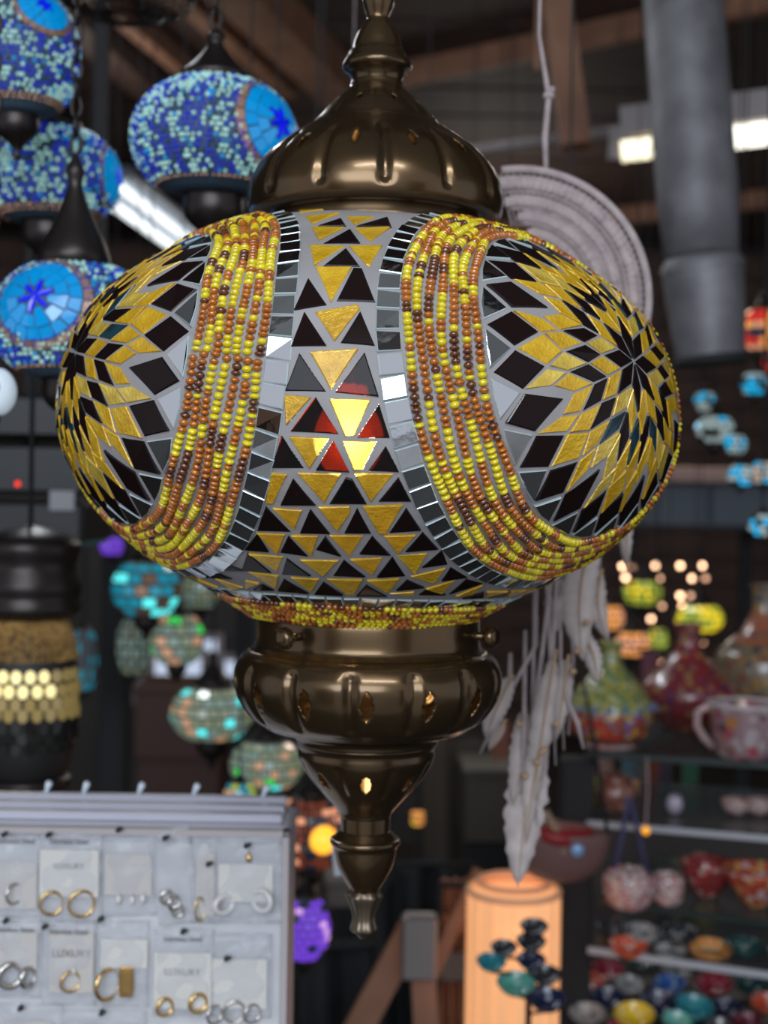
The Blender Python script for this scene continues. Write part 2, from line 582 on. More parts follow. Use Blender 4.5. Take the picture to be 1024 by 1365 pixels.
m_mside = mat('mirror_glass_edge', (0.50, 0.60, 0.61), .08, 0.35, coat=1.0)
m_bulb = mat('lit_bulb', (1, 1, 1), .4, em=(1.0, 0.90, 0.62), es=11.0)
m_brass = mat('antique_bronze', (0.125, 0.076, 0.034), 0.24, .85, coat=.25, noise=(22, (0.072, 0.047, 0.024), .35, .7))
m_brass_in = mat('bronze_inside', (0.16, 0.15, 0.14), .45, .6)
m_by = mat('yellow_bead', (0.88, 0.72, 0.010), .07, coat=1.0, trans=.06, noise=(300, (.50, .36, .004), .35, .7))
m_ba = mat('amber_bead', (0.56, 0.16, 0.006), .07, coat=1.0, trans=.06, noise=(300, (.22, .05, .004), .35, .7))
m_bb = mat('brown_bead', (0.11, 0.028, 0.006), .07, coat=1.0)
m_bw = mat('clear_bead', (.75, .72, .62), .1, coat=1.0)

LAN = thing('mosaic_lantern', 'large gold, black and mirror glass mosaic hanging lantern with bronze cap and finial', 'lantern', (0, 0, HZ))
GT, GX = 0.0219, -0.0032
TK = np.radians([-58, -42, -28, -14, 0, 14, 28, 42, 58, 70])
RK = np.array([0.12717, 0.13288, 0.15133, 0.17559, 0.20025, 0.21046, 0.20795, 0.19305, 0.17936, 0.16269])


def spl(t):
    h = np.diff(TK); n = len(TK); A = np.eye(n); b = np.zeros(n)
    for i in range(1, n - 1):
        A[i, i - 1] = h[i - 1]; A[i, i] = 2 * (h[i - 1] + h[i]); A[i, i + 1] = h[i]
        b[i] = 6 * ((RK[i + 1] - RK[i]) / h[i] - (RK[i] - RK[i - 1]) / h[i - 1])
    M = np.linalg.solve(A, b)
    i = np.clip(np.searchsorted(TK, t) - 1, 0, n - 2)
    d = TK[i + 1] - t; e = t - TK[i]; H_ = h[i]
    return (M[i] * d ** 3 + M[i + 1] * e ** 3) / (6 * H_) + (RK[i] / H_ - M[i] * H_ / 6) * d + (RK[i + 1] / H_ - M[i + 1] * H_ / 6) * e


ZO = .03
_t = np.linspace(-.96, 1.2, 200)
_r = spl(_t)
_px, _pz = _r * np.cos(_t), _r * np.sin(_t) - ZO
E_TAB, R_TAB = np.arctan2(_pz, _px), np.hypot(_px, _pz)


def rot_g(P):
    cg, sg = math.cos(GT), math.sin(GT)
    P = np.asarray(P, float)
    return np.stack([P[..., 0] * cg + P[..., 2] * sg + GX, P[..., 1], -P[..., 0] * sg + P[..., 2] * cg], -1)


def S_raw(az, el, off=0.0):
    az, el = np.asarray(az, float), np.asarray(el, float)
    r = np.interp(el, E_TAB, R_TAB) + off
    return np.stack([r * np.cos(el) * np.sin(az), -r * np.cos(el) * np.cos(az), r * np.sin(el) + ZO], -1)


def S(az, el, off=0.0):
    return rot_g(S_raw(az, el, off))


def frame(az, el):
    a, e = math.radians(az), math.radians(el)
    n = np.array([math.sin(a) * math.cos(e), -math.cos(a) * math.cos(e), math.sin(e)])
    ex = np.array([math.cos(a), math.sin(a), 0])
    ez = np.cross(n, ex)
    if ez[2] < 0:
        ez = -ez
    return n, ex, ez


def swell(fr, th):
    """the left rosette bulges a little towards its lower right"""
    if len(fr) < 4:
        return 1.0
    d = (np.asarray(th) - 328 + 180) % 360 - 180
    return 1 + .045 * np.exp(-(d / 38) ** 2)


def pol2ll(fr, rho, th):
    n, ex, ez = fr[:3]
    rho = rho * swell(fr, th)
    rho, th = np.radians(rho), np.radians(th)
    u = np.cos(rho)[..., None] * n + np.sin(rho)[..., None] * (np.cos(th)[..., None] * ex + np.sin(th)[..., None] * ez)
    return np.arctan2(u[..., 0], -u[..., 1]), np.arcsin(np.clip(u[..., 2], -1, 1))


def ll2u(az, el):
    return np.stack([np.sin(az) * np.cos(el), -np.cos(az) * np.cos(el), np.sin(el)], -1)


ROS = [(50.4, 9.3, 21.0), (-62.0, 8.0, 351.0), (174.0, 8.5, 10.0)]
FR = [frame(a, e) for a, e, _ in ROS]
FR[1] = FR[1] + (1,)
R_IN, R_B, R_M = 32.2, 44.6, 48.9
EL_TOP = 1.02                                     # latitude (about the shifted centre) where the cap covers the glass
EL_BOT = math.radians(-60.6)


def rho_min(az, el):
    return min(rho_in(f, az, el) for f in FR)


def rho_in(f, az, el):
    u = ll2u(az, el)
    th = math.degrees(math.atan2(float(u @ f[2]), float(u @ f[1])))
    return math.degrees(math.acos(max(-1, min(1, float(u @ f[0]))))) / float(swell(f, th))


# tiles ------------------------------------------------------------
TILES = {}     # mesh kinds are unique: every piece of cut glass is its own shape
HOLES = []     # polygons (az, el) under which the grout is left open behind see-through glass


def glass_tile(ll, kind, inset=.00075, lift=.0012, parent=LAN):
    """ll: list of (az, el) in radians; one flat piece of cut glass bedded in the grout"""
    P = S([p[0] for p in ll], [p[1] for p in ll])
    c = P.mean(0)
    n = np.zeros(3)
    k = len(P)
    for i in range(k):
        n += np.cross(P[i] - c, P[(i + 1) % k] - c)
    if n @ (c - rot_g([0, 0, ZO])) < 0:
        n = -n; P = P[::-1]
    n /= np.linalg.norm(n)
    n = n + rng.normal(0, .040 if kind == 'M' else .018, 3); n /= np.linalg.norm(n)
    P = P - np.outer((P - c) @ n, n)
    out = []
    area_ = 0.5 * abs(sum(np.dot(np.cross(P[i] - c, P[(i + 1) % k] - c), n) for i in range(k)))
    per = sum(np.linalg.norm(P[(i + 1) % k] - P[i]) for i in range(k))
    ins = min(inset, area_ / per * .45)
    for i in range(k):
        a, b, d = P[i - 1], P[i], P[(i + 1) % k]
        e1, e2 = (b - a), (d - b)
        l1, l2 = np.linalg.norm(e1), np.linalg.norm(e2)
        if l1 < 1e-6 or l2 < 1e-6:
            out.append(b); continue
        n1, n2 = np.cross(n, e1 / l1), np.cross(n, e2 / l2)
        bi = n1 + n2
        q = max(.28, 1 + float(n1 @ n2))
        out.append(b + bi * ins / q)
    Q = np.array(out)
    Q += (rng.normal(0, .00022, Q.shape))
    Qc = Q.mean(0)
    # a flat piece must clear the curved grout everywhere
    pa, pe = np.array([p[0] for p in ll]), np.array([p[1] for p in ll])
    sa, se = [pa.mean()], [pe.mean()]
    for i in range(k):
        sa += [(pa[i] + pa[(i + 1) % k]) / 2, pa[i] * .85 + sa[0] * .15]; se += [(pe[i] + pe[(i + 1) % k]) / 2, pe[i] * .85 + se[0] * .15]
    lift = max(lift, float(((S(sa, se) - c) @ n).max()) + .0005)
    bev = min(.0007, area_ / per * .16)
    top = Qc + (Q - Qc) * (1 - bev / (area_ / per * 1.1 + 1e-6) * .55) + n * lift
    mid = Q + n * (lift - .0005)
    bot = Q - n * .003
    V = np.concatenate([bot, mid, top])
    F, I = [], []
    F.append(tuple(range(2 * k, 3 * k))); I.append(0)
    F.append(tuple(range(k - 1, -1, -1))); I.append(1)
    for i in range(k):
        j = (i + 1) % k
        F.append((i, j, k + j, k + i)); I.append(1)
        F.append((k + i, k + j, 2 * k + j, 2 * k + i)); I.append(1 if kind == 'M' else 0)
    cv = V.mean(0)
    ms = {'G': (m_gold, m_side), 'P': (m_gold2, m_side), 'T': (m_gold_thin, m_gold_thin), 'K': (m_blk, m_blkside), 'B': (m_blk, m_blk), 'E': (m_teal, m_blkside), 'M': (m_mirror, m_mside)}[kind]
    me = mesh_of('tile', V - cv, F, ms, I)
    return link('tile', me, parent, tuple(cv))


D2R = math.radians
LV = [0, 4.5, 8.9, 12.7, 17.6, 21.5, 26.8, 31.7]
for ri, (fr, (az0, el0, base)) in enumerate(zip(FR, ROS)):
    def pt(r, a):
        x, y = pol2ll(fr, np.array(r * 1.0), np.array(base + a))
        return float(x), float(y)

    def ang(L, j):
        """angle of lattice vertex j on level L inside a 45 degree sector"""
        if L == 5:
            return [0, 6.5, 15, 30, 38.5, 45][j]
        if L == 6:
            return [0, 0, 8, 22.5, 37, 45, 45][j]
        return 45.0 * j / L if L else 0

    for s in range(8):
        a0 = 45 * s
        for L in range(0, 5):
            for j in range(0, L + 1):
                i = L - j
                if L == 4 and not (1 <= i <= 3):
                    continue
                pv = [pt(LV[L], a0 + ang(L, j)) if L else pt(0, 0),
                      pt(LV[L + 1], a0 + ang(L + 1, j)), pt(LV[L + 2] if L < 4 else LV[6], a0 + ang(L + 2, j + 1)), pt(LV[L + 1], a0 + ang(L + 1, j + 1))]
                kind = {0: 'K', 1: 'G', 2: 'K', 3: 'G', 4: 'G'}[L]
                if kind == 'G' and (s * 7 + L * 3 + j * 5) % 4 == 0:
                    kind = 'P'
                if kind == 'K' and L == 2 and (s + j) % 5 == 1:
                    kind = 'E'
                if max(abs(p[1]) for p in pv) > 1.0:
                    continue
                glass_tile(pv, kind)
        # outer ring of large black diamonds and the mirror triangles between them
        for c, inner in ((0, 19.3), (15, 21.7), (30, 21.7)):
            pv = [pt(inner, a0 + c), pt(26.8, a0 + c + 7.3), pt(31.6, a0 + c), pt(26.8, a0 + c - 7.3)]
            if max(p[1] for p in pv) < 1.0:
                glass_tile(pv, 'K', inset=.0009)
            pv = [pt(27.1, a0 + c + 7.5), pt(31.9, a0 + c + 14.2), pt(32.1, a0 + c + 7.5), pt(31.9, a0 + c + .8)]
            if max(p[1] for p in pv) < 1.0:
                glass_tile(pv, 'M', inset=.0006)
    # mirror squares round the rosette
    nsq = 74
    for q in range(nsq):
        a = 360 * q / nsq + ri * 1.7
        st = 360 / nsq
        pv = [pt(R_B + .25, a - st / 2), pt(R_M, a - st / 2), pt(R_M, a + st / 2), pt(R_B + .25, a + st / 2)]
        els = [p[1] for p in pv]
        if max(els) > .96 or min(els) < D2R(-45.5):
            continue
        # where two rosettes meet the rings stop at each other
        mid = pt((R_B + R_M) / 2, a)
        u = ll2u(*mid)
        if any(rho_in(f, *mid) < R_M for k, f in enumerate(FR) if k != ri):
            continue
        glass_tile(pv, 'M', inset=.0005, lift=.0014)

TRI = "G -21,43.9 -10.4,45.4 -15.9,38.8|K -14.4,37.3 -9.1,41.8 -6.8,37.4|G -8,43.2 0.2,43.7 -5.2,38.5|K -4.7,37.5 3.7,43.6 4.2,37.7|G -15.6,37.1 -7.1,37.1 -11.9,30.6|K -10.6,29.7 -5.7,36.3 -2.7,29.9|G -4.9,36.8 3.9,37.5 -0.8,30.7|G -13.3,29.4 -5.7,29.1 -10.5,22.4|K -8.9,22.4 -5.3,28 -2.2,22.6|G -4.9,28.6 2,29.5 -0.3,22.9 -1.2,23.1|G -10.2,22.3 -3.7,22.6 -6.3,14.8|K -12.3,13.3 -10.8,19.9 -7,14.6|K -5.5,15.2 -3.3,22 -1.8,21.9 0.7,15.2|G -9,13.2 -2,14.8 -1.7,14 -5.3,8.3|K -12,7.3 -10.6,13.4 -6.4,7.6|K -4.6,8.2 -1.7,13.6 1,7.9|G -9.1,6.8 -1.4,7.5 -5.4,0.9|K -12.4,0.6 -10.5,6.6 -6.1,0.7|K -4.9,0.7 -0.7,7 1.8,0.2|G -12.6,0.3 -8.4,-0.1 -12.2,-4.5|K -11.6,-5.3 -7.8,0.1 -4.1,-5.4|G -5.7,-0.1 0.6,-0 -1.8,-5.8 -3.1,-5.8|K -1.4,-6 1.8,-0.6 3.6,-5.8|K -14.9,-11.2 -13,-5.7 -9.5,-11.1|G -11.8,-6 -5.4,-6.1 -8.7,-11.1|K -7.9,-11.4 -4.9,-6.3 -2.3,-11.4|G -3.6,-6.4 1.8,-6.3 -0.3,-11.1 -1.7,-11.1|K 0.5,-11.2 3.1,-6.9 5.5,-11|G -15.4,-11.8 -12.3,-12.1 -15.9,-17.7 -17.2,-17.7|K -14.6,-17.7 -11.6,-12.6 -8.1,-17.7|G -10.9,-11.7 -3.5,-11.5 -6.8,-17.3|K -5.8,-17.1 -3,-12.2 -1.9,-12.4 0.7,-17|G -1.8,-11.5 4.7,-11.3 1.2,-16.6|K 2.4,-16.5 5.4,-11.7 8.1,-16.1|K -20.7,-23.5 -17.3,-18 -13.7,-23.7|G -16.1,-18.4 -10.6,-18.5 -13,-23.1|K -12.3,-23.8 -9.2,-18.1 -6.1,-23.6|G -8.1,-17.8 -2.3,-17.4 -2.1,-18.6 -4.8,-23|K -3.6,-23.3 -1,-17.6 1.8,-23.2|G -0.3,-17.3 6.8,-16.6 4.3,-23.1 3.2,-23.2|K 4.8,-23.1 7.4,-17.3 10.9,-21.8|K -25.7,-28.5 -20.9,-24.1 -20.1,-29|G -21.2,-24.1 -15.1,-24.1 -18.6,-29.7|K -17.8,-29 -14.7,-24.4 -11.5,-29.8|G -13.9,-24.2 -8.3,-24.1 -10.8,-29.6|K -9.7,-27.8 -7,-24 -4.2,-29.4|G -6.5,-23.8 0.3,-23.6 -2.5,-29.3|K -0.7,-28.5 1.8,-23.5 6.3,-28.5|G 3.9,-23.4 10.2,-22.9 7.5,-28.3|K 8.8,-27.5 11.4,-22.3 15.6,-26.5|K -31.5,-35.8 -25.7,-29.6 -22.8,-35.9|G -25.4,-29.6 -17.3,-30.3 -21.1,-35.5|K -20.8,-36.7 -16.5,-30.4 -12.4,-36.3|G -13.8,-30.7 -4.8,-30.4 -9.4,-36.1|K -7,-36.1 -3.7,-30.2 1.2,-35.6|G -2.6,-30 4.6,-29.2 2.6,-35.1|K 3.5,-35.5 6.4,-28.7 10.7,-35|G 6.9,-28.6 13.8,-27.5 12.6,-34.2|K 13.4,-32.1 16.4,-26.6 19.5,-30.9|G -29.5,-35.6 -21.3,-37 -25.9,-43.3|K -26.3,-44.3 -20.4,-37.9 -15.9,-44.5|G -18.1,-37.1 -10.6,-37.3 -15.1,-43.8|K -14.8,-45.1 -9.9,-38.3 -5,-44.2|G -8.9,-37.2 0.5,-36.6 -1.7,-44 -4.1,-44.2|K -1.7,-44.9 1.4,-38.7 8.2,-44.3|G 1.2,-37 9.4,-35.7 8.2,-41.5 6.9,-41.6|K 9.7,-41.2 11.4,-36.2 17.1,-39.4|G 11.8,-35.1 19.4,-31.9 19,-37.8|K 20.5,-36.7 20.4,-31.5 26.8,-34.9|G -33.9,-39.9 -29.8,-40.9 -39.4,-44.8|K -36.3,-44.8 -29.1,-41.1 -27,-44.1|G 8.2,-42.8 15.3,-41.5 16,-43.7|K 17.2,-43.4 18.1,-40 25.9,-42.9|G 17.7,-40 24.3,-35.9 24.3,-42.9|K 26.7,-42.9 26.9,-35.6 33.8,-37.6|G 29.8,-43.6 33.7,-37.8 35.4,-43|K -33.3,-33.8 -25.3,-29.5 -22.3,-35.4|G -29.9,-35.8 -21.2,-37 -25.8,-42.9|K -26,-29.3 -21.9,-24.5 -19.3,-29.5|K -37.9,-36.3 -33.3,-34.2 -30.5,-35.6|G -36.3,-38.2 -29.8,-40.8 -36.3,-43.5|K -37.4,-43.6 -26.9,-38.5 -26.1,-43.2|G -46.4,-40.2 -38.8,-44 -47.3,-46|K -58.2,-40.6 -42.4,-37.1 -38.2,-39.6|G -59.1,-41.6 -55.1,-45.7 -61.7,-45.5|K -18.1,-23.6 -14.6,-19.3 -13.3,-23.3"
front = []
for it in TRI.split('|'):
    k, *ps = it.split()
    pv = [tuple(D2R(float(v)) for v in p.split(',')) for p in ps]
    cu = ll2u(*np.mean(pv, 0))
    if any(float(cu @ f_) > math.cos(D2R(2.1)) for f_ in front):
        continue
    front.append(cu)
    near = math.degrees(math.acos(min(1, float(cu @ ll2u(D2R(-4), D2R(-6))))))
    kk = {'G': 'T' if near < 26 else 'G', 'K': 'B' if near < 14 else 'K'}[k]
    if near < 26 and kk in 'TB':
        HOLES.append(pv)
    glass_tile(pv, kk, inset=.0002)
front = np.array(front)
# the same rows of triangles carried on round the glass
rows = [-45.3, -41.0, -36.5, -31.3, -25.6, -19.4, -12.6, -5.2, 2.6, 10.6, 18.4, 25.8, 33, 40, 47, 53]
for k in range(len(rows) - 1):
    e0, e1 = D2R(rows[k] + .3), D2R(rows[k + 1] - .3)
    n = int(46 * math.cos((e0 + e1) / 2)) * 2
    for j in range(n):
        a = 2 * PI * (j + (k % 2) * .5) / n
        st = 2 * PI / n * .93
        if j % 2:
            pv = [(a - st, e0), (a + st, e0), (a, e1)]
            kind = 'K'
        else:
            pv = [(a - st, e1), (a, e0), (a + st, e1)]
            kind = 'G'
        if any(rho_min(*p) < R_M + .15 for p in pv):
            continue
        cu = ll2u(*np.mean(pv, 0))
        am, emn = np.degrees(np.mean(pv, 0))
        am = (am + 180) % 360 - 180
        if np.degrees(np.arccos(np.clip(front @ cu, -1, 1))).min() < 3.6 or (abs(am + 4) < 17 and emn > -20) or (emn <= -20 and -37 < am < 36):
            continue
        glass_tile(pv, kind, inset=.0003)
# bottom ring of mirror rectangles
nm = 64
for q in range(nm):
    a, st = 2 * PI * q / nm, 2 * PI / nm
    glass_tile([(a, D2R(-50.2)), (a + st, D2R(-50.2)), (a + st, D2R(-46.1)), (a, D2R(-46.1))], 'M', inset=.0005)

# grout shell --------------------------------------------------------
# a finer grid in front, where the grout is opened behind the see-through pieces
fa_ = D2R(33)
azs = np.concatenate([np.arange(-PI, -fa_, D2R(.46)), np.arange(-fa_, fa_, D2R(.17)), np.arange(fa_, PI - D2R(.2), D2R(.46))])
els = np.concatenate([np.arange(EL_BOT, D2R(-38), D2R(.5)), np.arange(D2R(-38), D2R(24), D2R(.17)), np.arange(D2R(24), 1.12, D2R(.5))])
NA, NE = len(azs), len(els)
A_, E_ = np.meshgrid(azs, els)
V = S(A_.ravel(), E_.ravel(), 0.0)
ii, jj = np.meshgrid(np.arange(NE - 1), np.arange(NA), indexing='ij')
F = np.stack([ii * NA + jj, ii * NA + (jj + 1) % NA, (ii + 1) * NA + (jj + 1) % NA, (ii + 1) * NA + jj], -1).reshape(-1, 4)
azn = np.append(azs[1:], PI)
ca = ((azs[jj] + azn[jj]) / 2).ravel()
ce = ((els[ii] + els[ii + 1]) / 2).ravel()
keep = np.ones(len(F), bool)
for pv in HOLES:
    P = np.array(pv)
    c = P.mean(0)
    Q = c + (P - c) * .94
    win = (np.abs(ca - c[0]) < .2) & (np.abs(ce - c[1]) < .2)
    idx = np.where(win)[0]
    ins = np.ones(len(idx), bool)
    sg = np.sign(sum(np.cross(Q[i] - c, Q[(i + 1) % len(Q)] - c) for i in range(len(Q))))
    for i in range(len(Q)):
        a, b = Q[i], Q[(i + 1) % len(Q)]
        ins &= sg * ((b[0] - a[0]) * (ce[idx] - a[1]) - (b[1] - a[1]) * (ca[idx] - a[0])) > 0
    keep[idx[ins]] = False
F = F[keep]
me = bpy.data.meshes.new('globe')
me.vertices.add(len(V)); me.vertices.foreach_set('co', V.ravel())
me.loops.add(len(F) * 4); me.loops.foreach_set('vertex_index', F.ravel().astype(np.int32))
me.polygons.add(len(F)); me.polygons.foreach_set('loop_start', np.arange(0, len(F) * 4, 4, dtype=np.int32))
me.polygons.foreach_set('loop_total', np.full(len(F), 4, dtype=np.int32))
me.polygons.foreach_set('use_smooth', np.ones(len(F), bool))
me.materials.append(m_grout)
me.update(calc_edges=True)
link('globe', me, LAN)

# beads ----------------------------------------------------------------
bb = MB().ball((0, 0, 0), 1, 9, 6)
BV, BF = np.array(bb.V), bb.F
bead_me = [mesh_of('bead', BV, BF, mm, smooth=True) for mm in (m_by, m_ba, m_bb)]
beads = []      # (point, row direction, normal, radius, colour)


def bead_row(path, closed=False):
    """path: function t in [0,1) -> (az, el); beads threaded along it"""
    K = 1400
    ll = np.array([path(k / K) for k in range(K + 1)])
    P = S(ll[:, 0], ll[:, 1], .0008)
    d = np.r_[0, np.cumsum(np.linalg.norm(np.diff(P, axis=0), axis=1))]
    s = 0.0
    run, colr = 0, 0
    while s < d[-1] - .002:
        w_ = rng.uniform(.0028, .0043)
        if run <= 0:
            colr = rng.choice([0, 1, 2], p=[.42, .44, .14])
            run = rng.choice([1, 1, 2, 2, 3])
        run -= 1
        sm = s + w_ / 2
        s += w_ + .0003
        i = min(int(np.searchsorted(d, sm)), K) 
        p = P[i]
        t = P[min(i + 1, K)] - P[max(i - 1, 0)]
        t = t / (np.linalg.norm(t) + 1e-12)
        yield i, ll[i], p, t, w_, colr


def put(p, t, w_, colr, rr):
    c0 = rot_g([0, 0, ZO])
    n = p - c0; n /= np.linalg.norm(n)
    b = np.cross(t, n); b /= np.linalg.norm(b)
    n = np.cross(b, t)
    beads.append((p, t, b, n, w_, colr, rr))


NR = 7
for ri, (fr, (az0, el0, base)) in enumerate(zip(FR, ROS)):
    for k in range(NR):
        rho = R_IN + .9 + (R_B - R_IN - 1.5) * k / (NR - 1)

        def path(t, rho=rho, fr=fr):
            a, e = pol2ll(fr, np.array(rho + .25 * math.sin(t * 61 + k)), np.array(360 * t))
            return float(a), float(e)
        for i, ll_, p, t, w_, cc in bead_row(path):
            if ll_[1] > 1.0 or ll_[1] < D2R(-46.5):
                continue
            u = ll2u(*ll_)
            if any(math.degrees(math.acos(min(1, float(u @ f[0])))) < (R_B if q < ri else R_M - 4.5) and q != ri and q < ri for q, f in enumerate(FR)):
                continue
            put(p, t, w_, cc, rng.uniform(.0027, .0031))
for k in range(7):
    e = D2R(-51.3 - 8.9 * k / 6)
    for i, ll_, p, t, w_, cc in bead_row(lambda t, e=e: (2 * PI * t - PI, e)):
        put(p, t, w_, cc, .0023)

eye_l = np.array([0, -CAM_D, CAM_Z])
score = []
for q, bd in enumerate(beads):
    v = eye_l - bd[0]
    dd = np.linalg.norm(v)
    score.append(-(bd[3] @ v) / dd / dd)
order = np.argsort(score)
single = set(order[:300].tolist())
VV, FF, II = [], [], []
nb = 0
BFa = [np.array(f) for f in BF]
for q, (p, t, b, n, w_, cc, rr) in enumerate(beads):
    M3 = np.stack([t, b, n], 1)
    sc = np.array([w_ * .56, rr, rr * .95])
    if q in single:
        o = bpy.data.objects.new('bead', bead_me[cc])
        COL.objects.link(o)
        o.parent = LAN
        Mx = Matrix([list(M3[r] * sc) + [p[r]] for r in range(3)] + [[0, 0, 0, 1]])
        o.matrix_basis = Mx
    else:
        VV.append((BV * sc) @ M3.T + p)
        FF += [tuple((f + nb).tolist()) for f in BFa]
        II += [int(cc)] * len(BF)
        nb += len(BV)
me = mesh_of('bead_rows', np.concatenate(VV), FF, [m_by, m_ba, m_bb], II, True)
link('bead_rows', me, LAN, kind='stuff')
print('beads', len(beads))

# bulb
mb = MB().lathe(chaikin([(0, -.026), (.014, -.024), (.0235, -.008), (.0235, .008), (.014, .026), (.011, .04)], 2), 24)
mb.build('bulb', m_bulb, LAN, True, (-.0154, -.004, .016))
MB().tube([(-.0154, -.004, .052), (-.012, -.003, .09), (0, 0, .17)], [.012, .012, .006], 12).build('bulb_socket', m_black, LAN, True)
bl = bpy.data.lights.new('lantern_bulb_light', 'POINT')
bl.energy = 1.1; bl.color = (1, .74, .38); bl.shadow_soft_size = .02
blo = bpy.data.objects.new('lantern_bulb_light', bl); COL.objects.link(blo); blo.parent = LAN; blo.location = (-.0154, -.05, .016)


# bronze cap and bowl ----------------------------------------------------
def fluted(name, prof, nfl, ph, zlo, zhi, depth, holes, mats, parent, n=560, gw=.055, solid=.0012, ph_h=0.0):
    """lathe with pressed flutes between zlo and zhi and tear-drop piercings (list of z, half height, half width)"""
    P = chaikin(prof, 3)
    # resample finely
    P = np.array(P)
    d = np.r_[0, np.cumsum(np.hypot(*np.diff(P, axis=0).T))]
    K = max(60, int(d[-1] / .0011))
    s = np.linspace(0, d[-1], K)
    R_, Z_ = np.interp(s, d, P[:, 0]), np.interp(s, d, P[:, 1])
    a = np.linspace(0, 2 * PI, n, endpoint=False)
    AA, ZZ = np.meshgrid(a, Z_)
    RR = np.repeat(R_[:, None], n, 1)
    per = 2 * PI / nfl
    dphi = ((AA - ph + per / 2) % per) - per / 2
    env = np.clip((ZZ - zlo) / (.12 * (zhi - zlo)), 0, 1) * np.clip((zhi - ZZ) / (.12 * (zhi - zlo)), 0, 1)
    RR = RR - depth * env * np.exp(-(dphi / gw) ** 2)
    X, Y = RR * np.sin(AA), -RR * np.cos(AA)
    V = np.stack([X, Y, ZZ], -1).reshape(-1, 3)
    ii, jj = np.meshgrid(np.arange(K - 1), np.arange(n), indexing='ij')
    F = np.stack([ii * n + jj, ii * n + (jj + 1) % n, (ii + 1) * n + (jj + 1) % n, (ii + 1) * n + jj], -1).reshape(-1, 4)
    keep = np.ones(len(F), bool)
    fa = AA[ii, jj].ravel() + PI / n; fz = ((Z_[ii] + Z_[ii + 1]) / 2).ravel(); fr_ = R_[ii].ravel()
    for (hz, hh, hw) in holes:
        dp = (((fa - ph - per / 2 - ph_h + per / 2) % per) - per / 2) * fr_
        v = (fz - hz) / hh
        keep &= ~((np.abs(v) < 1) & (np.abs(dp) < hw * (1 - v ** 2) * (1 + .12 * np.cos(v * 9))))
    if Z_[-1] < Z_[0]:
        F = F[:, ::-1]
    me = mesh_of(name, V, F[keep], mats, smooth=True)
    o = link(name, me, parent)
    md = o.modifiers.new('thickness', 'SOLIDIFY')
    md.thickness = solid; md.offset = -1
    return o


CAP = [(.0700, .1640), (.0790, .1635), (.0845, .1650), (.0864, .1700), (.0868, .178), (.0845, .190), (.077, .203), (.064, .214), (.050, .2235), (.0445, .2265)]
fluted('cap_dome', CAP, 13, D2R(4), .170, .2155, .0028, [(.2035, .0062, .0030)], m_brass, LAN, gw=.045)
CAP2 = [(.0450, .2262), (.0425, .2285), (.0365, .236), (.0300, .243), (.0235, .2485), (.0185, .2530), (.0175, .2575)]
fluted('cap_shoulder', CAP2, 9, D2R(0), .2275, .2475, .0010, [(.2405, .0028, .0019)], m_brass, LAN, n=300)
RING = [(.0168, .2555), (.0172, .2600), (.0200, .2640), (.0232, .2660), (.0238, .2685), (.0226, .2715), (.0205, .2740), (.0190, .2775), (.0170, .2790), (.0157, .2860), (.0125, .2930), (.0082, .2985), (.0070, .3010), (.0085, .3050), (.0108, .3110), (.0112, .3180), (.0085, .3240), (.0040, .3280), (.0028, .3300)]
MB().lathe(chaikin(RING, 1), 40).build('cap_finial', m_brass, LAN, True)
MB().tube([(.009 * math.cos(2 * PI * k / 16), 0, .338 + .011 * math.sin(2 * PI * k / 16)) for k in range(16)], .0022, 8, closed=True).build('hanging_loop', m_brass, LAN, True)
MB().lathe([(.0745, .128), (.0745, .1375), (.0718, .1400), (.0715, .166)], 64, capb=False, capt=False).build('cap_collar', m_blackmat if False else m_brass, LAN, True)
mb = MB(); chain_mesh(mb, (0, 0, .345), (0, 0, CEIL - HZ - .03)); mb.build('chain', m_brass, LAN, True, kind='stuff')
MB().lathe([(.001, CEIL - HZ - .045), (.03, CEIL - HZ - .03), (.045, CEIL - HZ - .004)], 24).build('ceiling_rose', m_brass, LAN, True)

COLLAR = [(.0740, -.100), (.0755, -.104), (.0758, -.110), (.0758, -.1205), (.0770, -.1235), (.0800, -.1262)]
MB().lathe(chaikin(COLLAR, 2)[::-1], 72, capb=False, capt=False).build('collar', m_brass, LAN, True)
BOWL = [(.0800, -.1262), (.0850, -.1290), (.0885, -.1345), (.0908, -.1400), (.0914, -.1455), (.0900, -.1545), (.0862, -.1630), (.0790, -.1725), (.0705, -.1772), (.0690, -.1790), (.0640, -.1800), (.0545, -.1815), (.0495, -.1850), (.0488, -.1890)]
fluted('bowl', BOWL, 14, D2R(-7), -.1745, -.1315, .0028, [(-.1535, .0100, .0042)], m_brass, LAN, gw=.045, ph_h=D2R(-6))
BOWL2 = [(.0488, -.1890), (.0475, -.1915), (.0462, -.1930), (.0468, -.1975), (.0455, -.2020), (.0420, -.2085), (.0372, -.2150), (.0310, -.2220), (.0262, -.2275), (.0215, -.2325), (.0182, -.2365), (.0172, -.2400)]
fluted('lower_bowl', BOWL2, 8, D2R(-24), -.2230, -.1990, .0013, [(-.2115, .0068, .0036)], m_brass, LAN, n=320, ph_h=D2R(-22.5 + 24), gw=.07)
CUP = [(.0005, -.2475), (.0165, -.2480), (.0205, -.2530), (.0225, -.2548), (.0238, -.2550), (.0242, -.2580), (.0215, -.2605), (.0210, -.2660), (.0192, -.2730), (.0160, -.2800), (.0125, -.2860), (.0100, -.2895), (.0095, -.2910)]
MB().lathe([(.0172, -.238), (.0168, -.250)][::-1], 32, capb=False, capt=False).build('neck', m_brass, LAN, True)
MB().lathe(chaikin(CUP, 2)[::-1], 44).build('finial_cup', m_brass, LAN, True)
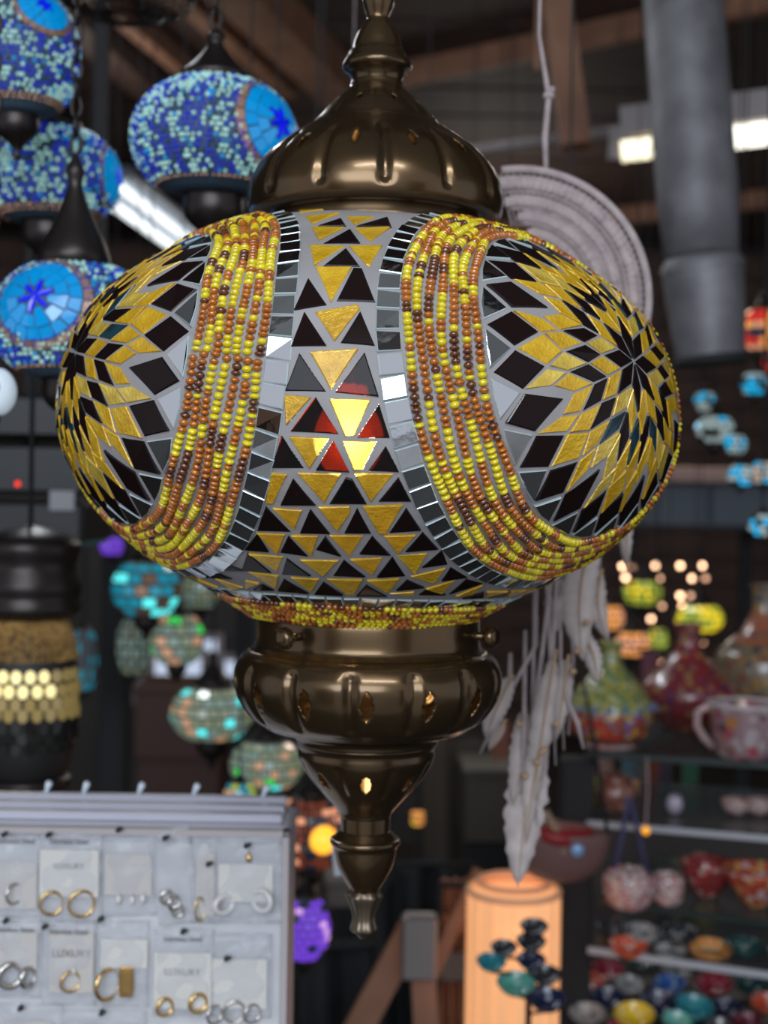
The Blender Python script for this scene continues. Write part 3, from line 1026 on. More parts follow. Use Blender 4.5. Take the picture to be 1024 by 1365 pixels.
FIN = [(.0095, -.2905), (.0118, -.2935), (.0112, -.2960), (.0090, -.3010), (.0072, -.3075), (.0072, -.3115), (.0088, -.3160), (.0085, -.3185), (.0050, -.3205), (.0030, -.3235), (.0005, -.3245)]
MB().lathe(chaikin(FIN, 2)[::-1], 48, rf=lambda a, k, z: 1 + .10 * math.cos(6 * a) * (1 if z > -.32 else .2)).build('finial_leaf_drop', mat('worn_bronze', (.15, .115, .08), .35, .8), LAN, True)
# thumb screws on the collar
for a in (-36, 62, 180):
    n_ = Vector((math.sin(D2R(a)), -math.cos(D2R(a)), 0))
    p = n_ * .0755 + Vector((0, 0, -.1125))
    q = Vector((0, 0, 1)).rotation_difference(n_).to_matrix()
    mb = MB().tube([p - n_ * .004, p + n_ * .012], .0028, 10)
    mb.tube([p + n_ * .011, p + n_ * .013, p + n_ * .017, p + n_ * .019], [.0045, .0072, .0072, .005], 16)
    mb.build('thumb_screw', m_brass, LAN, True)

# ------------------------------------------------------------------ smaller lanterns
m_lbrass = mat('small_lantern_bronze', (0.10, 0.066, 0.042), .3, .8)
m_lbrassd = mat('small_lantern_dark_bronze', (0.035, 0.028, 0.026), .35, .7)


def em_mat(name, c, e, strength, rough=.15):
    return mat(name, c, rough, coat=.8, em=e, es=strength)


m_b_deep = em_mat('deep_blue_bead', (.004, .012, .30), (.004, .02, .55), .45)
m_b_sky = em_mat('sky_blue_glass', (.0, .16, .42), (.0, .28, .62), .55)
m_b_pale = em_mat('pale_green_bead', (.30, .50, .46), (.40, .72, .66), .46)
m_b_dark = em_mat('dark_blue_bead', (.01, .03, .07), (.0, .05, .10), .2)
m_cob = em_mat('cobalt_glass', (.0, .005, .45), (.0, .01, .80), .65)
m_cop = mat('peach_mirror', (.62, .36, .24), .25, .6)
m_silv = mat('small_mirror', (.6, .6, .6), .12, .9)
m_bgrout = mat('blue_lantern_grout', (.05, .09, .13), .7)


def small_lantern(name, label, cx, cy, Z, rx, ry, bead_mats, cut, group=None, core=None, beads_n=900, br=3.1, top_y=None,
                  cap=True, base=True, star=None, seed=1, cone=1.0, sparkle=None, cord=True, metal=None, tiles=None):
    """one glass lantern with bead or tile cover; rx, ry in photograph pixels at depth Z"""
    r_ = random.Random(seed)
    metal = metal or m_lbrassd
    P = at(cx, cy, Z)
    a, b = U(rx, Z), U(ry, Z)
    t = thing(name, label, 'lantern', P, group)
    prof = [(a * math.cos(th) ** .85, b * math.sin(th)) for th in [(-1.15 + 2.3 * k / 22) for k in range(23)]]
    MB().lathe(prof, 36).build('globe', core or m_bgrout, t, True)
    cam_dir = (EYE - P).normalized()

    def surf(az, el, off=1.0):
        return Vector((a * math.cos(el) ** .85 * math.sin(az), -a * math.cos(el) ** .85 * math.cos(az), b * math.sin(el))) * off

    def nor(az, el):
        return Vector((math.cos(el) * math.sin(az) / a, -math.cos(el) * math.cos(az) / a, math.sin(el) / b)).normalized()
    if beads_n:
        mb = MB()
        rr = U(br, Z)
        rows = int(2.1 * b / (rr * 2.0))
        for k in range(rows):
            el = -1.08 + 2.16 * (k + .5) / rows
            n = max(6, int(2 * PI * a * math.cos(el) / (rr * 2.15)))
            for j in range(n):
                az = 2 * PI * (j + .5 * (k % 2)) / n + r_.uniform(-.02, .02)
                if math.cos(az) < -.35:
                    continue
                mi = cut(az, el, r_)
                if mi is None:
                    continue
                mb.ball(surf(az, el, 1.01), rr * r_.uniform(.70, 1.0), 6, 4, mi)
        if mb.V:
            mb.build('bead_cover', bead_mats, t, True, kind='stuff')
    if tiles:
        tiles(t, surf, nor, a, b, r_)
    # bronze fittings
    if cap:
        q = b * .90
        pr = [(a * .42, q), (a * .46, q + a * .10), (a * .40, q + a * .22 * cone), (a * .26, q + a * .42 * cone), (a * .12, q + a * .70 * cone), (a * .08, q + a * .82 * cone), (a * .13, q + a * .92 * cone), (a * .07, q + a * 1.02 * cone), (a * .02, q + a * 1.1 * cone)]
        MB().lathe(chaikin(pr, 1), 24).build('cap', metal, t, True)
        ztop = q + a * 1.1 * cone
    else:
        ztop = b
    if base:
        q = -b * .88
        pr = [(a * .02, q - a * .78), (a * .07, q - a * .72), (a * .05, q - a * .60), (a * .16, q - a * .48), (a * .34, q - a * .34), (a * .38, q - a * .20), (a * .36, q - a * .05), (a * .42, q)]
        MB().lathe(chaikin(pr, 1), 24).build('base', metal, t, True)
    if cord:
        mb = MB()
        if Z < 1.7:
            chain_mesh(mb, (0, 0, ztop), (0, 0, CEIL - P.z - .005), .020, .0017, 0, .009)
            mb.build('chain', m_lbrassd, t, True, kind='stuff')
        else:
            mb.tube([(0, 0, ztop), (0, 0, CEIL - P.z)], .0016, 5).build('cord', m_blackmat, t, True)
    return t, surf, nor, a, b


def quad_on(surf, nor, pts, mats, parent, name='glass_tile', th=.0014, mi=0):
    V = [surf(az, el, 1.0) + nor(az, el) * (.0006 + th) for az, el in pts] + [surf(az, el, 1.0) - nor(az, el) * .001 for az, el in pts]
    n = len(pts)
    c = sum(V, Vector()) / len(V)
    F = [tuple(range(n))] + [(i, i + n, (i + 1) % n + n, (i + 1) % n) for i in range(n)]
    return link(name, mesh_of(name, [v - c for v in V], F, mats), parent, c)


def star_tiles(az0, el0, sx, scales=(.20, .36, .52), mats=None, pet=6):
    """flower of cut glass: a cobalt star, then two rings of sky-blue pieces, then peach mirror squares"""
    def f(t, surf, nor, a, b, r_):
        q = a / b * .9
        for k in range(pet):
            th = 2 * PI * k / pet + .3
            pts = []
            for rr, dt in ((.0, 0), (.55, -.26), (1, 0), (.55, .26)):
                pts.append((az0 + sx * scales[0] * rr * math.cos(th + dt), el0 + sx * q * scales[0] * rr * math.sin(th + dt)))
            quad_on(surf, nor, pts, mats[0], t)
        for ring, (r0, r1, n, mi) in enumerate(((scales[0] * .72, scales[1], pet * 2, 1), (scales[1] * 1.03, scales[2], pet * 3, 1), (scales[2] * 1.04, scales[2] * 1.22, pet * 4, 2))):
            for k in range(n):
                th = 2 * PI * (k + .5 * (ring % 2)) / n + .3
                w_ = PI / n * .86
                if ring == 0 and k % 2 == 0:
                    r0_, r1_ = scales[0] * 1.05, r1
                else:
                    r0_, r1_ = r0, r1
                pts = [(az0 + sx * r * math.cos(th + d_), el0 + sx * q * r * math.sin(th + d_)) for r, d_ in ((r0_, -w_), (r1_, -w_), (r1_, w_), (r0_, w_))]
                if max(abs(p[1]) for p in pts) > 1.2:
                    continue
                quad_on(surf, nor, pts, mats[mi], t)
    return f


BM = [m_b_deep, m_b_pale, m_b_sky, m_b_dark, m_cop]


def blue_cut(az0, el0, rad, sx=1.0, lower=-.80):
    def f(az, el, r_):
        da = (az - az0 + PI) % (2 * PI) - PI
        if math.hypot(da, (el - el0)) < rad:
            return None
        if el < lower:
            return 4 if el > lower - .16 else None
        band = math.sin(3 * math.hypot(da, el - el0) * 4.2)
        return r_.choices([0, 1, 2, 3], [.42 + .3 * band, .42 - .2 * band, .08, .12])[0]
    return f


bmats = (m_cob, m_b_sky, m_cop)
small_lantern('hanging_lantern', 'deep blue beaded lantern cut by the top left corner, sky-blue squares near its top', 24, 74, 1.34, 80, 88, BM,
              blue_cut(.75, .62, .55), beads_n=1, seed=3, tiles=star_tiles(.75, .62, 1.0, mats=bmats), cone=.9)
small_lantern('hanging_lantern', 'blue beaded lantern at the left edge directly beneath the topmost corner lantern', 66, 236, 1.47, 94, 66, BM,
              blue_cut(1.45, .0, .45), seed=4, tiles=star_tiles(1.45, .0, 1.0, (.15, .28, .42), mats=bmats))
small_lantern('hanging_lantern', 'blue beaded lantern with cobalt star on its right, behind the bronze cap', 286, 186, 1.32, 109, 81, BM,
              blue_cut(1.0, .12, .60), seed=5, tiles=star_tiles(1.02, .12, 1.0, (.24, .40, .55), mats=bmats), cone=.62)
small_lantern('hanging_lantern', 'blue lantern with a cobalt star facing front, touching the gold globe at left', 98, 430, 1.24, 106, 82, BM,
              blue_cut(-.27, .26, .60), seed=6, tiles=star_tiles(-.27, .26, 1.0, (.25, .42, .58), mats=bmats), cone=1.30)
# white lantern with a blue eye at the very edge
t, surf, nor, a, b = small_lantern('hanging_lantern', 'white glass lantern with a bright blue ring, cut by the left edge', -12, 522, 1.15, 34, 34, BM, lambda *x: None,
                                   core=em_mat('milky_glass', (.6, .66, .7), (.5, .62, .72), .5), beads_n=0, seed=8, cone=.6)
MB().tube([surf(.25 + .28 * math.cos(2 * PI * k / 20), .15 + .34 * math.sin(2 * PI * k / 20), 1.01) for k in range(20)], .0012, 6, closed=True).build('blue_ring', m_cob, t, True)

# wire mesh lampshade at the top
P = at(168, -8, 1.7)
t = thing('wire_basket', 'dark wire mesh basket shade cut by the top edge', 'basket', P)
mb = MB()
ra, rb = U(92, 1.7), U(32, 1.7)
for k in range(5):
    e = -PI / 2 * k / 5
    mb.tube([(ra * math.cos(e) * math.cos(2 * PI * j / 28), ra * math.cos(e) * math.sin(2 * PI * j / 28), rb * math.sin(e)) for j in range(28)], .0012, 4, closed=True)
mb.build('hoops', m_lbrassd, t)
mb = MB()
for j in range(28):
    for s in (-1, 1):
        mb.tube([(ra * math.cos(e) * math.cos(2 * PI * j / 28 + s * e * .8), ra * math.cos(e) * math.sin(2 * PI * j / 28 + s * e * .8), rb * math.sin(e)) for e in [-PI / 2 * q / 8 for q in range(8)]], .0009, 4)
mb.build('wires', m_lbrassd, t, kind='stuff')
mb = MB()
mb.beam((-ra, 0, 0), (ra, 0, 0), .003, .003).tube([(0, 0, 0), (0, 0, CEIL - P.z)], .0012, 4)
mb.build('hanger', m_lbrassd, t)


# patterned lit lanterns lower down and far right -----------------------------
def patch_tiles(mats, rows=6, gap=.86, weights=None, vis=1.4, emax=1.0):
    def f(t, surf, nor, a, b, r_):
        mb = MB()
        for k in range(rows):
            e0, e1 = -emax + 2 * emax * k / rows, -emax + 2 * emax * (k + 1) / rows
            n = max(6, int(2 * PI * a * math.cos((e0 + e1) / 2) / (2 * emax * b / rows) * .9))
            for j in range(n):
                az = 2 * PI * (j + .5 * (k % 2)) / n
                az = (az + PI) % (2 * PI) - PI
                if abs(az) > vis:
                    continue
                w_ = PI / n * gap
                pe = (e1 - e0) / 2 * gap
                em = (e0 + e1) / 2
                pts = [(az - w_, em - pe * .8), (az + w_, em - pe * .9), (az + w_ * .95, em + pe * .85), (az - w_ * .9, em + pe * .9)]
                V = [surf(x, y) + nor(x, y) * .0015 for x, y in pts] + [surf(x, y) for x, y in pts]
                mb.add(V, [(0, 1, 2, 3), (0, 4, 5, 1), (1, 5, 6, 2), (2, 6, 7, 3), (3, 7, 4, 0)], r_.choices(range(len(mats)), weights)[0])
        mb.build('glass_pieces', mats, t, kind='stuff')
    return f


m_tq = em_mat('turquoise_glass', (.02, .30, .40), (.01, .32, .46), .50)
m_tq2 = em_mat('bright_turquoise_glass', (.1, .6, .6), (.12, .95, .95), 1.0)
m_pal = em_mat('pale_olive_glass', (.28, .32, .22), (.26, .32, .19), .40)
m_grn = em_mat('green_glass', (.05, .5, .1), (.05, .85, .12), .8)
m_pch = em_mat('peach_glass', (.55, .34, .22), (.75, .42, .24), .55)
m_cryst = em_mat('crackle_glass', (.30, .38, .33), (.28, .42, .34), .35)
m_yel = em_mat('yellow_glass', (.6, .5, .02), (.95, .72, .02), 1.0)
m_yg = em_mat('yellow_green_glass', (.35, .42, .05), (.50, .62, .06), .65)
m_org = em_mat('orange_glass', (.7, .25, .06), (1.0, .40, .08), .9)
m_sal = em_mat('salmon_glass', (.7, .3, .2), (1.0, .42, .22), .75)
m_red = em_mat('red_glass', (.5, .01, .01), (.9, .03, .02), .75)
m_pur = em_mat('purple_glass', (.12, .03, .5), (.22, .07, .85), .75)
m_pnk = em_mat('violet_pink_glass', (.5, .2, .7), (.75, .4, 1.0), .9)
m_bw2 = em_mat('blue_white_glass', (.4, .5, .5), (.42, .52, .50), .45)
m_azure = em_mat('azure_glass', (.0, .3, .6), (.0, .48, .85), .8)
m_drk = mat('smoky_glass', (.03, .03, .03), .15, coat=.6)

LG = [  # label, x, y, depth, rx, ry, tile mats, weights, rows
    ('turquoise glass lantern with a bright centre below the gold globe, left', 196, 785, 2.5, 46, 40, [m_tq, m_tq2, m_cop], [.62, .28, .1], 5),
    ('pale olive glass lantern half hidden by the gold globe, beside the turquoise one', 268, 787, 2.7, 26, 26, [m_pal, m_cryst, m_tq], [.5, .4, .1], 4),
    ('pale crackle glass lantern with a green spot below the turquoise lantern', 236, 852, 2.6, 36, 37, [m_cryst, m_pal, m_grn, m_pch], [.46, .36, .08, .1], 5),
    ('narrow whitish glass lantern beside the black post', 178, 862, 2.7, 22, 42, [m_cryst, m_pal], [.6, .4], 6),
    ('barrel-shaped olive mosaic lantern left of the bronze bowl', 283, 950, 2.4, 55, 39, [m_pal, m_cryst, m_pch, m_tq2], [.52, .3, .12, .06], 6),
    ('round olive mosaic lantern with green and cyan spots under the bronze bowl', 356, 1018, 2.35, 49, 35, [m_pal, m_cryst, m_pch, m_tq2, m_grn], [.48, .3, .1, .06, .06], 6),
    ('tiny yellow-green lit lantern just above the display box', 320, 1059, 2.15, 21, 18, [m_yg, m_pch, m_tq], [.6, .25, .15], 4),
    ('dark teal glass lantern cut off by the black and gold drum lantern', 112, 880, 2.6, 18, 46, [m_tq, m_b_dark], [.8, .2], 5),
    ('small violet lantern touching the lower left of the gold globe', 150, 728, 2.72, 17, 13, [m_pur, m_pnk], [.6, .4], 3),
    ('purple beaded lantern right of the display box', 406, 1236, 1.9, 34, 46, [m_pur, m_pnk, m_b_dark], [.7, .12, .18], 9),
    ('small blue-white lantern right under the end of the grey duct', 940, 536, 3.1, 15, 14, [m_bw2, m_drk, m_azure], [.55, .25, .2], 4),
    ('largest blue-white lantern right of the gold globe', 953, 573, 2.8, 26, 20, [m_bw2, m_drk, m_azure], [.6, .2, .2], 4),
    ('small blue-white lantern touching the largest one', 980, 592, 2.6, 15, 14, [m_bw2, m_azure], [.7, .3], 4),
    ('blue-white lantern under the red one at the right edge', 1006, 512, 3.0, 19, 16, [m_bw2, m_azure, m_drk], [.5, .3, .2], 4),
    ('blue-white lantern, left one of the pair above the lowest blue lantern', 987, 634, 2.45, 17, 15, [m_bw2, m_azure, m_drk], [.5, .35, .15], 4),
    ('pale peach and blue lantern, right one of the pair above the lowest blue lantern', 1019, 630, 2.62, 19, 16, [m_bw2, m_azure, m_pch], [.5, .25, .25], 4),
    ('lowest blue-white lantern at the right edge', 1016, 700, 2.28, 19, 16, [m_bw2, m_azure, m_drk], [.5, .35, .15], 4),
    ('bright red and orange lit lantern at the right edge', 1018, 441, 3.3, 33, 31, [m_red, m_org, m_sal, m_b_dark], [.55, .2, .15, .1], 6),
    ('dull red lantern below the bright red one', 1034, 487, 3.12, 16, 18, [m_red, m_drk], [.5, .5], 4),
    ('yellow-green lit lantern under the row of tiny bulbs', 856, 790, 3.95, 26, 18, [m_yg, m_yel, m_grn], [.6, .3, .1], 4),
    ('orange lit lantern beside the white feather', 814, 823, 3.5, 18, 18, [m_org, m_sal], [.6, .4], 4),
    ('brightest yellow lit lantern on the right', 932, 824, 3.7, 32, 20, [m_yel, m_yg], [.62, .38], 4),
    ('salmon lit lantern, lower one of the warm group', 843, 858, 3.3, 23, 18, [m_sal, m_org, m_red], [.6, .3, .1], 4),
    ('yellow-green lantern touching the salmon lantern', 876, 853, 3.75, 15, 18, [m_yg, m_yel], [.7, .3], 4),
    ('tiny amber lamp glowing below the bronze bowl, right', 557, 1090, 3.0, 9, 11, [m_org, m_yel], [.6, .4], 3),
]
for k, (lab, x, y, Z, rx, ry, tm, wt, rows) in enumerate(LG):
    small_lantern('hanging_lantern', lab, x, y, Z, rx, ry, [], None, beads_n=0, core=mat('lantern_grout_grey', (.10, .10, .09), .7), seed=20 + k,
                  tiles=patch_tiles(tm, rows, weights=wt), cone=.8, group=None)

# red patterned lantern with a glowing opening behind the finial
t, surf, nor, a, b = small_lantern('hanging_lantern', 'red-brown mosaic lantern with a fiery glowing spot behind the bronze finial', 416, 1108, 2.0, 48, 52, [], None, beads_n=0,
                                   core=m_redbrown, seed=77, tiles=patch_tiles([em_mat('dull_red_glass', (.25, .07, .04), (.3, .06, .03), .3), m_silv, m_b_dark, m_sal], 9, weights=[.62, .14, .14, .1]), cone=.8)
MB().ball(surf(.38, -.02, .93), a * .40, 14, 9).build('glowing_centre', em_mat('fiery_glass', (1, .4, .05), (1, .45, .03), 1.5), t, True)

# tiny warm bulbs on strings across the plank wall
m_tiny = mat('tiny_warm_bulb', (1, .8, .6), .3, em=(1.0, .58, .34), es=7.0)
m_tiny2 = mat('dim_warm_bulb', (1, .8, .6), .3, em=(1.0, .50, .30), es=2.2)
PB = [(830, 755, 1), (843, 756, 0), (834, 770, 1), (874, 754, 1), (880, 771, 0), (907, 754, 1), (936, 754, 1), (923, 771, 1), (941, 771, 0), (907, 794, 1), (921, 794, 0), (910, 808, 1), (868, 825, 1), (883, 808, 0), (937, 856, 0), (883, 884, 0)]
PL = ['tiny warm bulb, leftmost of the top row', 'dim tiny bulb close beside the leftmost bulb of the top row', 'tiny warm bulb just below the leftmost pair', 'tiny warm bulb second bright one in the top row',
      'dim tiny bulb below the second bright one of the top row', 'tiny warm bulb third bright one in the top row', 'tiny warm bulb, rightmost of the top row', 'tiny warm bulb, bright left one of the second-row pair at right',
      'dim tiny bulb, right one of the second-row pair at right', 'tiny warm bulb, left one of the pair above the brightest yellow lantern', 'dimmer tiny bulb, right one of the pair above the brightest yellow lantern',
      'tiny warm bulb touching the top of the brightest yellow lantern', 'tiny warm bulb alone between the orange and the brightest yellow lantern', 'dim tiny bulb between the yellow-green and brightest yellow lanterns',
      'dim tiny bulb just under the brightest yellow lantern', 'dim tiny bulb, lowest of all, over the red vase']
for k, (x, y, br_) in enumerate(PB):
    P = at(x, y, 4.6)
    o = MB().ball((0, 0, 0), .0085 if br_ else .0075, 10, 7).lathe([(.004, .006), (.004, .016), (.0015, .018)], 8, 1)
    o = o.build('fairy_bulb', [m_tiny if br_ else m_tiny2, m_blackmat], None, True, P)
    tag(o, PL[k], 'bulb', 'tiny warm bulbs at right')
mb = MB()
for row in ([0, 1, 3, 5, 6], [2, 4, 7, 8], [9, 10], [13, 11, 14], [12, 15]):
    pts = [at(PB[i][0], PB[i][1], 4.6) + Vector((0, .004, .018)) for i in row]
    pts = [pts[0] + Vector((-.5, .1, .16))] + pts + [pts[-1] + Vector((.5, .1, .16))]
    mb.tube(pts, .0014, 5)
    mb.tube([pts[0], (pts[0].x, pts[0].y, CEIL)], .0012, 4).tube([pts[-1], (pts[-1].x, pts[-1].y, CEIL)], .0012, 4)
o = mb.build('bulb_wires', m_blackmat)
tag(o, 'thin dark wires the tiny warm bulbs hang on', 'wire')

# black and gold drum lantern, far left
Z = 1.6
P = at(38, 930, Z)
t = thing('drum_lantern', 'black and gold barrel-shaped mosaic lantern low at the left edge', 'lantern', P)
a, b = U(66, Z), U(118, Z)
def dsurf(az, el, off=1.0):
    c = math.cos(el) ** .45
    return Vector((a * c * math.sin(az), -a * c * math.cos(az), b * math.sin(el))) * off
def dnor(az, el):
    return Vector((math.sin(az) * math.cos(el), -math.cos(az) * math.cos(el), .5 * math.sin(el))).normalized()
prof = [(a * math.cos(e) ** .45, b * math.sin(e)) for e in [(-1.2 + 2.4 * k / 24) for k in range(25)]]
MB().lathe(prof, 40).build('globe', mat('black_grout', (.012, .011, .010), .6), t, True)
m_gb = mat('gold_seed_bead', (.50, .30, .09), .22, .5, coat=.5)
m_gb2 = mat('dark_gold_seed_bead', (.26, .15, .05), .25, .5)
mb = MB()
rr = U(2.6, Z)
for k in range(17):
    el = .48 + .62 * k / 17
    n = int(2 * PI * a * math.cos(el) ** .45 / (rr * 2.2))
    for j in range(n):
        az = 2 * PI * (j + .5 * (k % 2)) / n
        if math.cos(az) > -.2:
            mb.ball(dsurf(az, el, 1.01), rr * random.uniform(.8, 1.05), 6, 4, 0 if random.random() < .65 else 1)
mb.build('bead_band', [m_gb, m_gb2], t, True, kind='stuff')
mcream = em_mat('cream_lit_glass', (.75, .65, .3), (1.0, .82, .36), .85)
molv = em_mat('amber_dim_glass', (.30, .22, .08), (.30, .22, .07), .35)
mdk = mat('black_oval_glass', (.015, .015, .013), .12, coat=.8)
for k, (e, mm) in enumerate(((.30, mcream), (.14, mcream), (.0, molv), (-.12, molv), (-.25, mdk), (-.38, mdk), (-.51, mdk))):
    n = 24
    for j in range(n):
        az = 2 * PI * (j + .5 * (k % 2)) / n
        az = (az + PI) % (2 * PI) - PI
        if abs(az) > 1.5:
            continue
        m2 = mm
        if mm is mcream and az > .75:
            m2 = molv
        w_, h_ = PI / n * .8, .078
        pts = [(az + w_ * math.cos(q * PI / 4), e + h_ * math.sin(q * PI / 4)) for q in range(8)]
        quad_on(dsurf, dnor, pts, m2, t, 'glass_oval', .003)
pr = [(a * .70, b * .90), (a * 1.02, b * .95), (a * 1.06, b * 1.05), (a * .98, b * 1.15), (a * 1.08, b * 1.25), (a * .9, b * 1.5), (a * 1.0, b * 1.62), (a * 1.02, b * 1.78), (a * .5, b * 1.9), (a * .05, b * 1.95)]
MB().lathe(chaikin(pr, 1), 36).build('cap', m_lbrassd, t, True)
pr = [(a * .05, -b * 1.35), (a * .5, -b * 1.2), (a * .85, -b * 1.0), (a * .9, -b * .9), (a * .7, -b * .85)]
MB().lathe(chaikin(pr, 1), 36).build('base', m_lbrassd, t, True)
MB().tube([(0, 0, b * 1.9), (0, 0, CEIL - P.z)], .003, 6).build('hanging_rod', m_blackmat, t, True)
# black box above it with a red indicator and white sticker
P = at(36, 620, 1.95)
t = thing('equipment_box', 'black equipment boxes stacked on a bracket with a red light and white sticker', 'equipment', P)
w_ = U(190, 1.95)
for k, (dz, h, ww) in enumerate(((-.08, .062, .98), (-.005, .07, 1.0), (.068, .06, .94))):
    MB().box((-.02, .12, dz), (w_ * ww, .22, h), bev=.006).build('box_tier', m_black, t)
MB().ball((U(-14, 1.95), .008, -.026), .0035, 10, 7).build('red_indicator', em_mat('red_led', (1, 0, 0), (1, .04, .01), 1.6), t, True)
MB().box((U(46, 1.95), .006, -.048), (U(33, 1.95), .002, U(26, 1.95))).build('white_sticker', mat('grey_white_sticker', (.28, .28, .29), .6), t)
for s in (-1, 1):
    MB().box((s * .05, .235, (CEIL - P.z) / 2), (.02, .02, CEIL - P.z)).build('bracket', m_blackmat, t)

# ------------------------------------------------------------------ white half-moon macrame hanging with feathers
m_mac = mat('cotton_cord', (0.42, 0.35, 0.34), .9, bump=(300, .6, .002), noise=(80, (.32, .26, .26), .35, .7))
m_fea = mat('white_feather', (0.58, 0.51, 0.48), .85, noise=(60, (.44, .38, .36), .35, .7))
m_wbead = mat('tan_wood_bead', (.42, .27, .16), .5)
Z = 1.22
C0 = at(693, 398, Z)
px = U(1, Z)
t = thing('moon_hanging', 'white cotton macrame half-moon wall hanging with long feathers, behind the globe', 'wall hanging', C0)


def arc_pts(r, a0, a1, n):
    return [Vector((math.cos(D2R(a)) * r * px, 0, math.sin(D2R(a)) * r * px)) for a in np.linspace(a0, a1, n)]


MB().tube(arc_pts(172, 99, -95, 60), 5.5 * px, 10).build('outer_hoop', m_mac, t, True)
for q, (r, a0, wdt) in enumerate(((152, 96, 13), (128, 92, 11), (108, 84, 10), (88, 76, 9))):
    mb = MB()
    n = int(r * 3.2 / (wdt * .62))
    for k, p in enumerate(arc_pts(r, a0 + 6, -93 + q * 3, n)):     # knotted lobes
        mb.ball(p + Vector((0, random.uniform(-.001, .001), 0)), wdt * px * .66, 7, 5, 0, (1, 1.0, 1.15), Matrix.Rotation(random.uniform(-.5, .5), 3, 'Y'))
    mb.build('knotted_band', m_mac, t, True)
    for dr in (-wdt * .75, wdt * .75):
        MB().tube(arc_pts(r + dr, a0 + 5, -93 + q * 3, 50), 2.1 * px, 6).build('cord_ring', m_mac, t, True)
mb = MB()
for k, a in enumerate(np.linspace(100, -85, 60)):                   # scalloped netting between the bands
    mb.tube([Vector((math.cos(D2R(a)), 0, math.sin(D2R(a)))) * 168 * px, Vector((math.cos(D2R(a - 3)), 0, math.sin(D2R(a - 3)))) * 96 * px], .9 * px, 5)
mb.build('netting', m_mac, t, kind='stuff')
# hanging rope to the roof
rope = [Vector((32 * px, 0, 172 * px)), Vector((30 * px, 0, 215 * px)), Vector((34 * px, 0, 270 * px)), Vector((20 * px, 0, 350 * px)), Vector((18 * px, 0, CEIL - C0.z))]
mb = MB().tube(rope, [3.6 * px, 4.2 * px, 4.0 * px, 2.2 * px, 1.8 * px], 9)
mb.ball(rope[2], 7.5 * px, 9, 6, 0, (1.1, 1, .8)).ball(rope[2] + Vector((4 * px, 0, 8 * px)), 5 * px, 8, 5)
mb.build('rope', m_mac, t, True)


def feather(parent, a, b, w, curve=0.0, name='feather', m_=None):
    """leaf-like feather: a shaft with a ragged, slightly cupped vane on both sides"""
    a, b = Vector(a), Vector(b)
    d = b - a
    L_ = d.length
    tt = d.normalized()
    sx = Vector((tt.z, 0, -tt.x)).normalized()
    n = 22
    V, F = [], []
    for k in range(n + 1):
        s = k / n
        ww = w * (math.sin(PI * min(1, s * .98 + .02) ** .8) ** .7) * (1 + .10 * math.sin(k * 2.3) + random.uniform(-.06, .06))
        c = a + d * s + sx * curve * math.sin(PI * s)
        for q, f in enumerate((-1, -.5, 0, .5, 1)):
            V.append(c + sx * ww * f + Vector((0, -.004 + .006 * abs(f), 0)))
        for q, f in enumerate((1, .5, 0, -.5, -1)):
            V.append(c + sx * ww * f + Vector((0, -.004 + .006 * abs(f) + .0022, 0)))
    for k in range(n):
        for q in range(10):
            a_, b_ = k * 10 + q, k * 10 + (q + 1) % 10
            F.append((a_, b_, b_ + 10, a_ + 10))
    F.append(tuple(range(9, -1, -1))); F.append(tuple(range(n * 10, n * 10 + 10)))
    o = link(name, mesh_of(name, V, F, m_ or m_fea, smooth=True), parent)
    pts = [a + d * s + sx * curve * math.sin(PI * s) + Vector((0, -.006, 0)) for s in np.linspace(-.08, .95, 12)]
    link('shaft', mesh_of('shaft', *(lambda m2: (m2.V, m2.F))(MB().tube(pts, [.0014 * (1.1 - k / 12) for k in range(12)], 6)), m_wbead, smooth=True), o)
    return o


def loc(x, y, dz=0.0):
    p = at(x, y, Z + dz) - C0
    return p


def arc_foot(x_):
    """point of the hoop's lower half above or below x"""
    x_ = max(-10 * px, min(x_, 160 * px))
    return Vector((x_, 0, -math.sqrt((172 * px) ** 2 - x_ ** 2)))


# strings and feathers hanging from the bottom of the moon
STR = [((735, 770), (700, 1015), 5), ((742, 780), (722, 1040), 5), ((715, 800), (708, 960), 4), ((728, 760), (741, 1020), 4), ((748, 780), (752, 1000), 4), ((700, 880), (695, 1060), 5), ((760, 700), (764, 905), 4), ((770, 705), (758, 980), 5),
       ((715, 860), (640, 1005), 5), ((680, 910), (662, 960), 6), ((755, 930), (778, 998), 6), ((712, 820), (716, 1100), 4), ((735, 870), (700, 1120), 5)]
for (p, q, w_) in STR:
    a_, b_ = loc(*p, random.uniform(-.01, .01)), loc(*q, random.uniform(-.01, .01))
    up_ = arc_foot(a_.x) if p[1] < 830 else a_ + Vector((0, 0, 40 * px))
    mid = a_.lerp(b_, .5) + Vector((random.uniform(-4, 4) * px, 0, 0))
    MB().tube([up_, a_, mid, b_], [w_ * .45 * px, w_ * .6 * px, w_ * .6 * px, w_ * .25 * px], 8).build('hanging_cord', m_mac, t, True)
for (p, q, w_, cv) in (((716, 985), (690, 1182), 27, .002), ((700, 950), (683, 1072), 17, -.003), ((738, 880), (712, 1075), 15, .002), ((786, 720), (776, 880), 24, .006), ((800, 765), (812, 855), 13, .006), ((775, 840), (797, 912), 13, -.003),
                       ((728, 950), (700, 1130), 14, .002), ((756, 880), (742, 985), 13, 0), ((680, 905), (648, 985), 16, .002), ((833, 655), (836, 760), 10, 0), ((672, 960), (652, 1000), 8, 0)):
    if p[1] < 860:
        f0 = loc(*p)
        MB().tube([arc_foot(f0.x), f0 + Vector((0, 0, -.004))], 1.6 * px, 6).build('hanging_cord', m_mac, t, True)
    feather(t, loc(*p, random.uniform(-.02, .02)), loc(*q), w_ * px, cv)
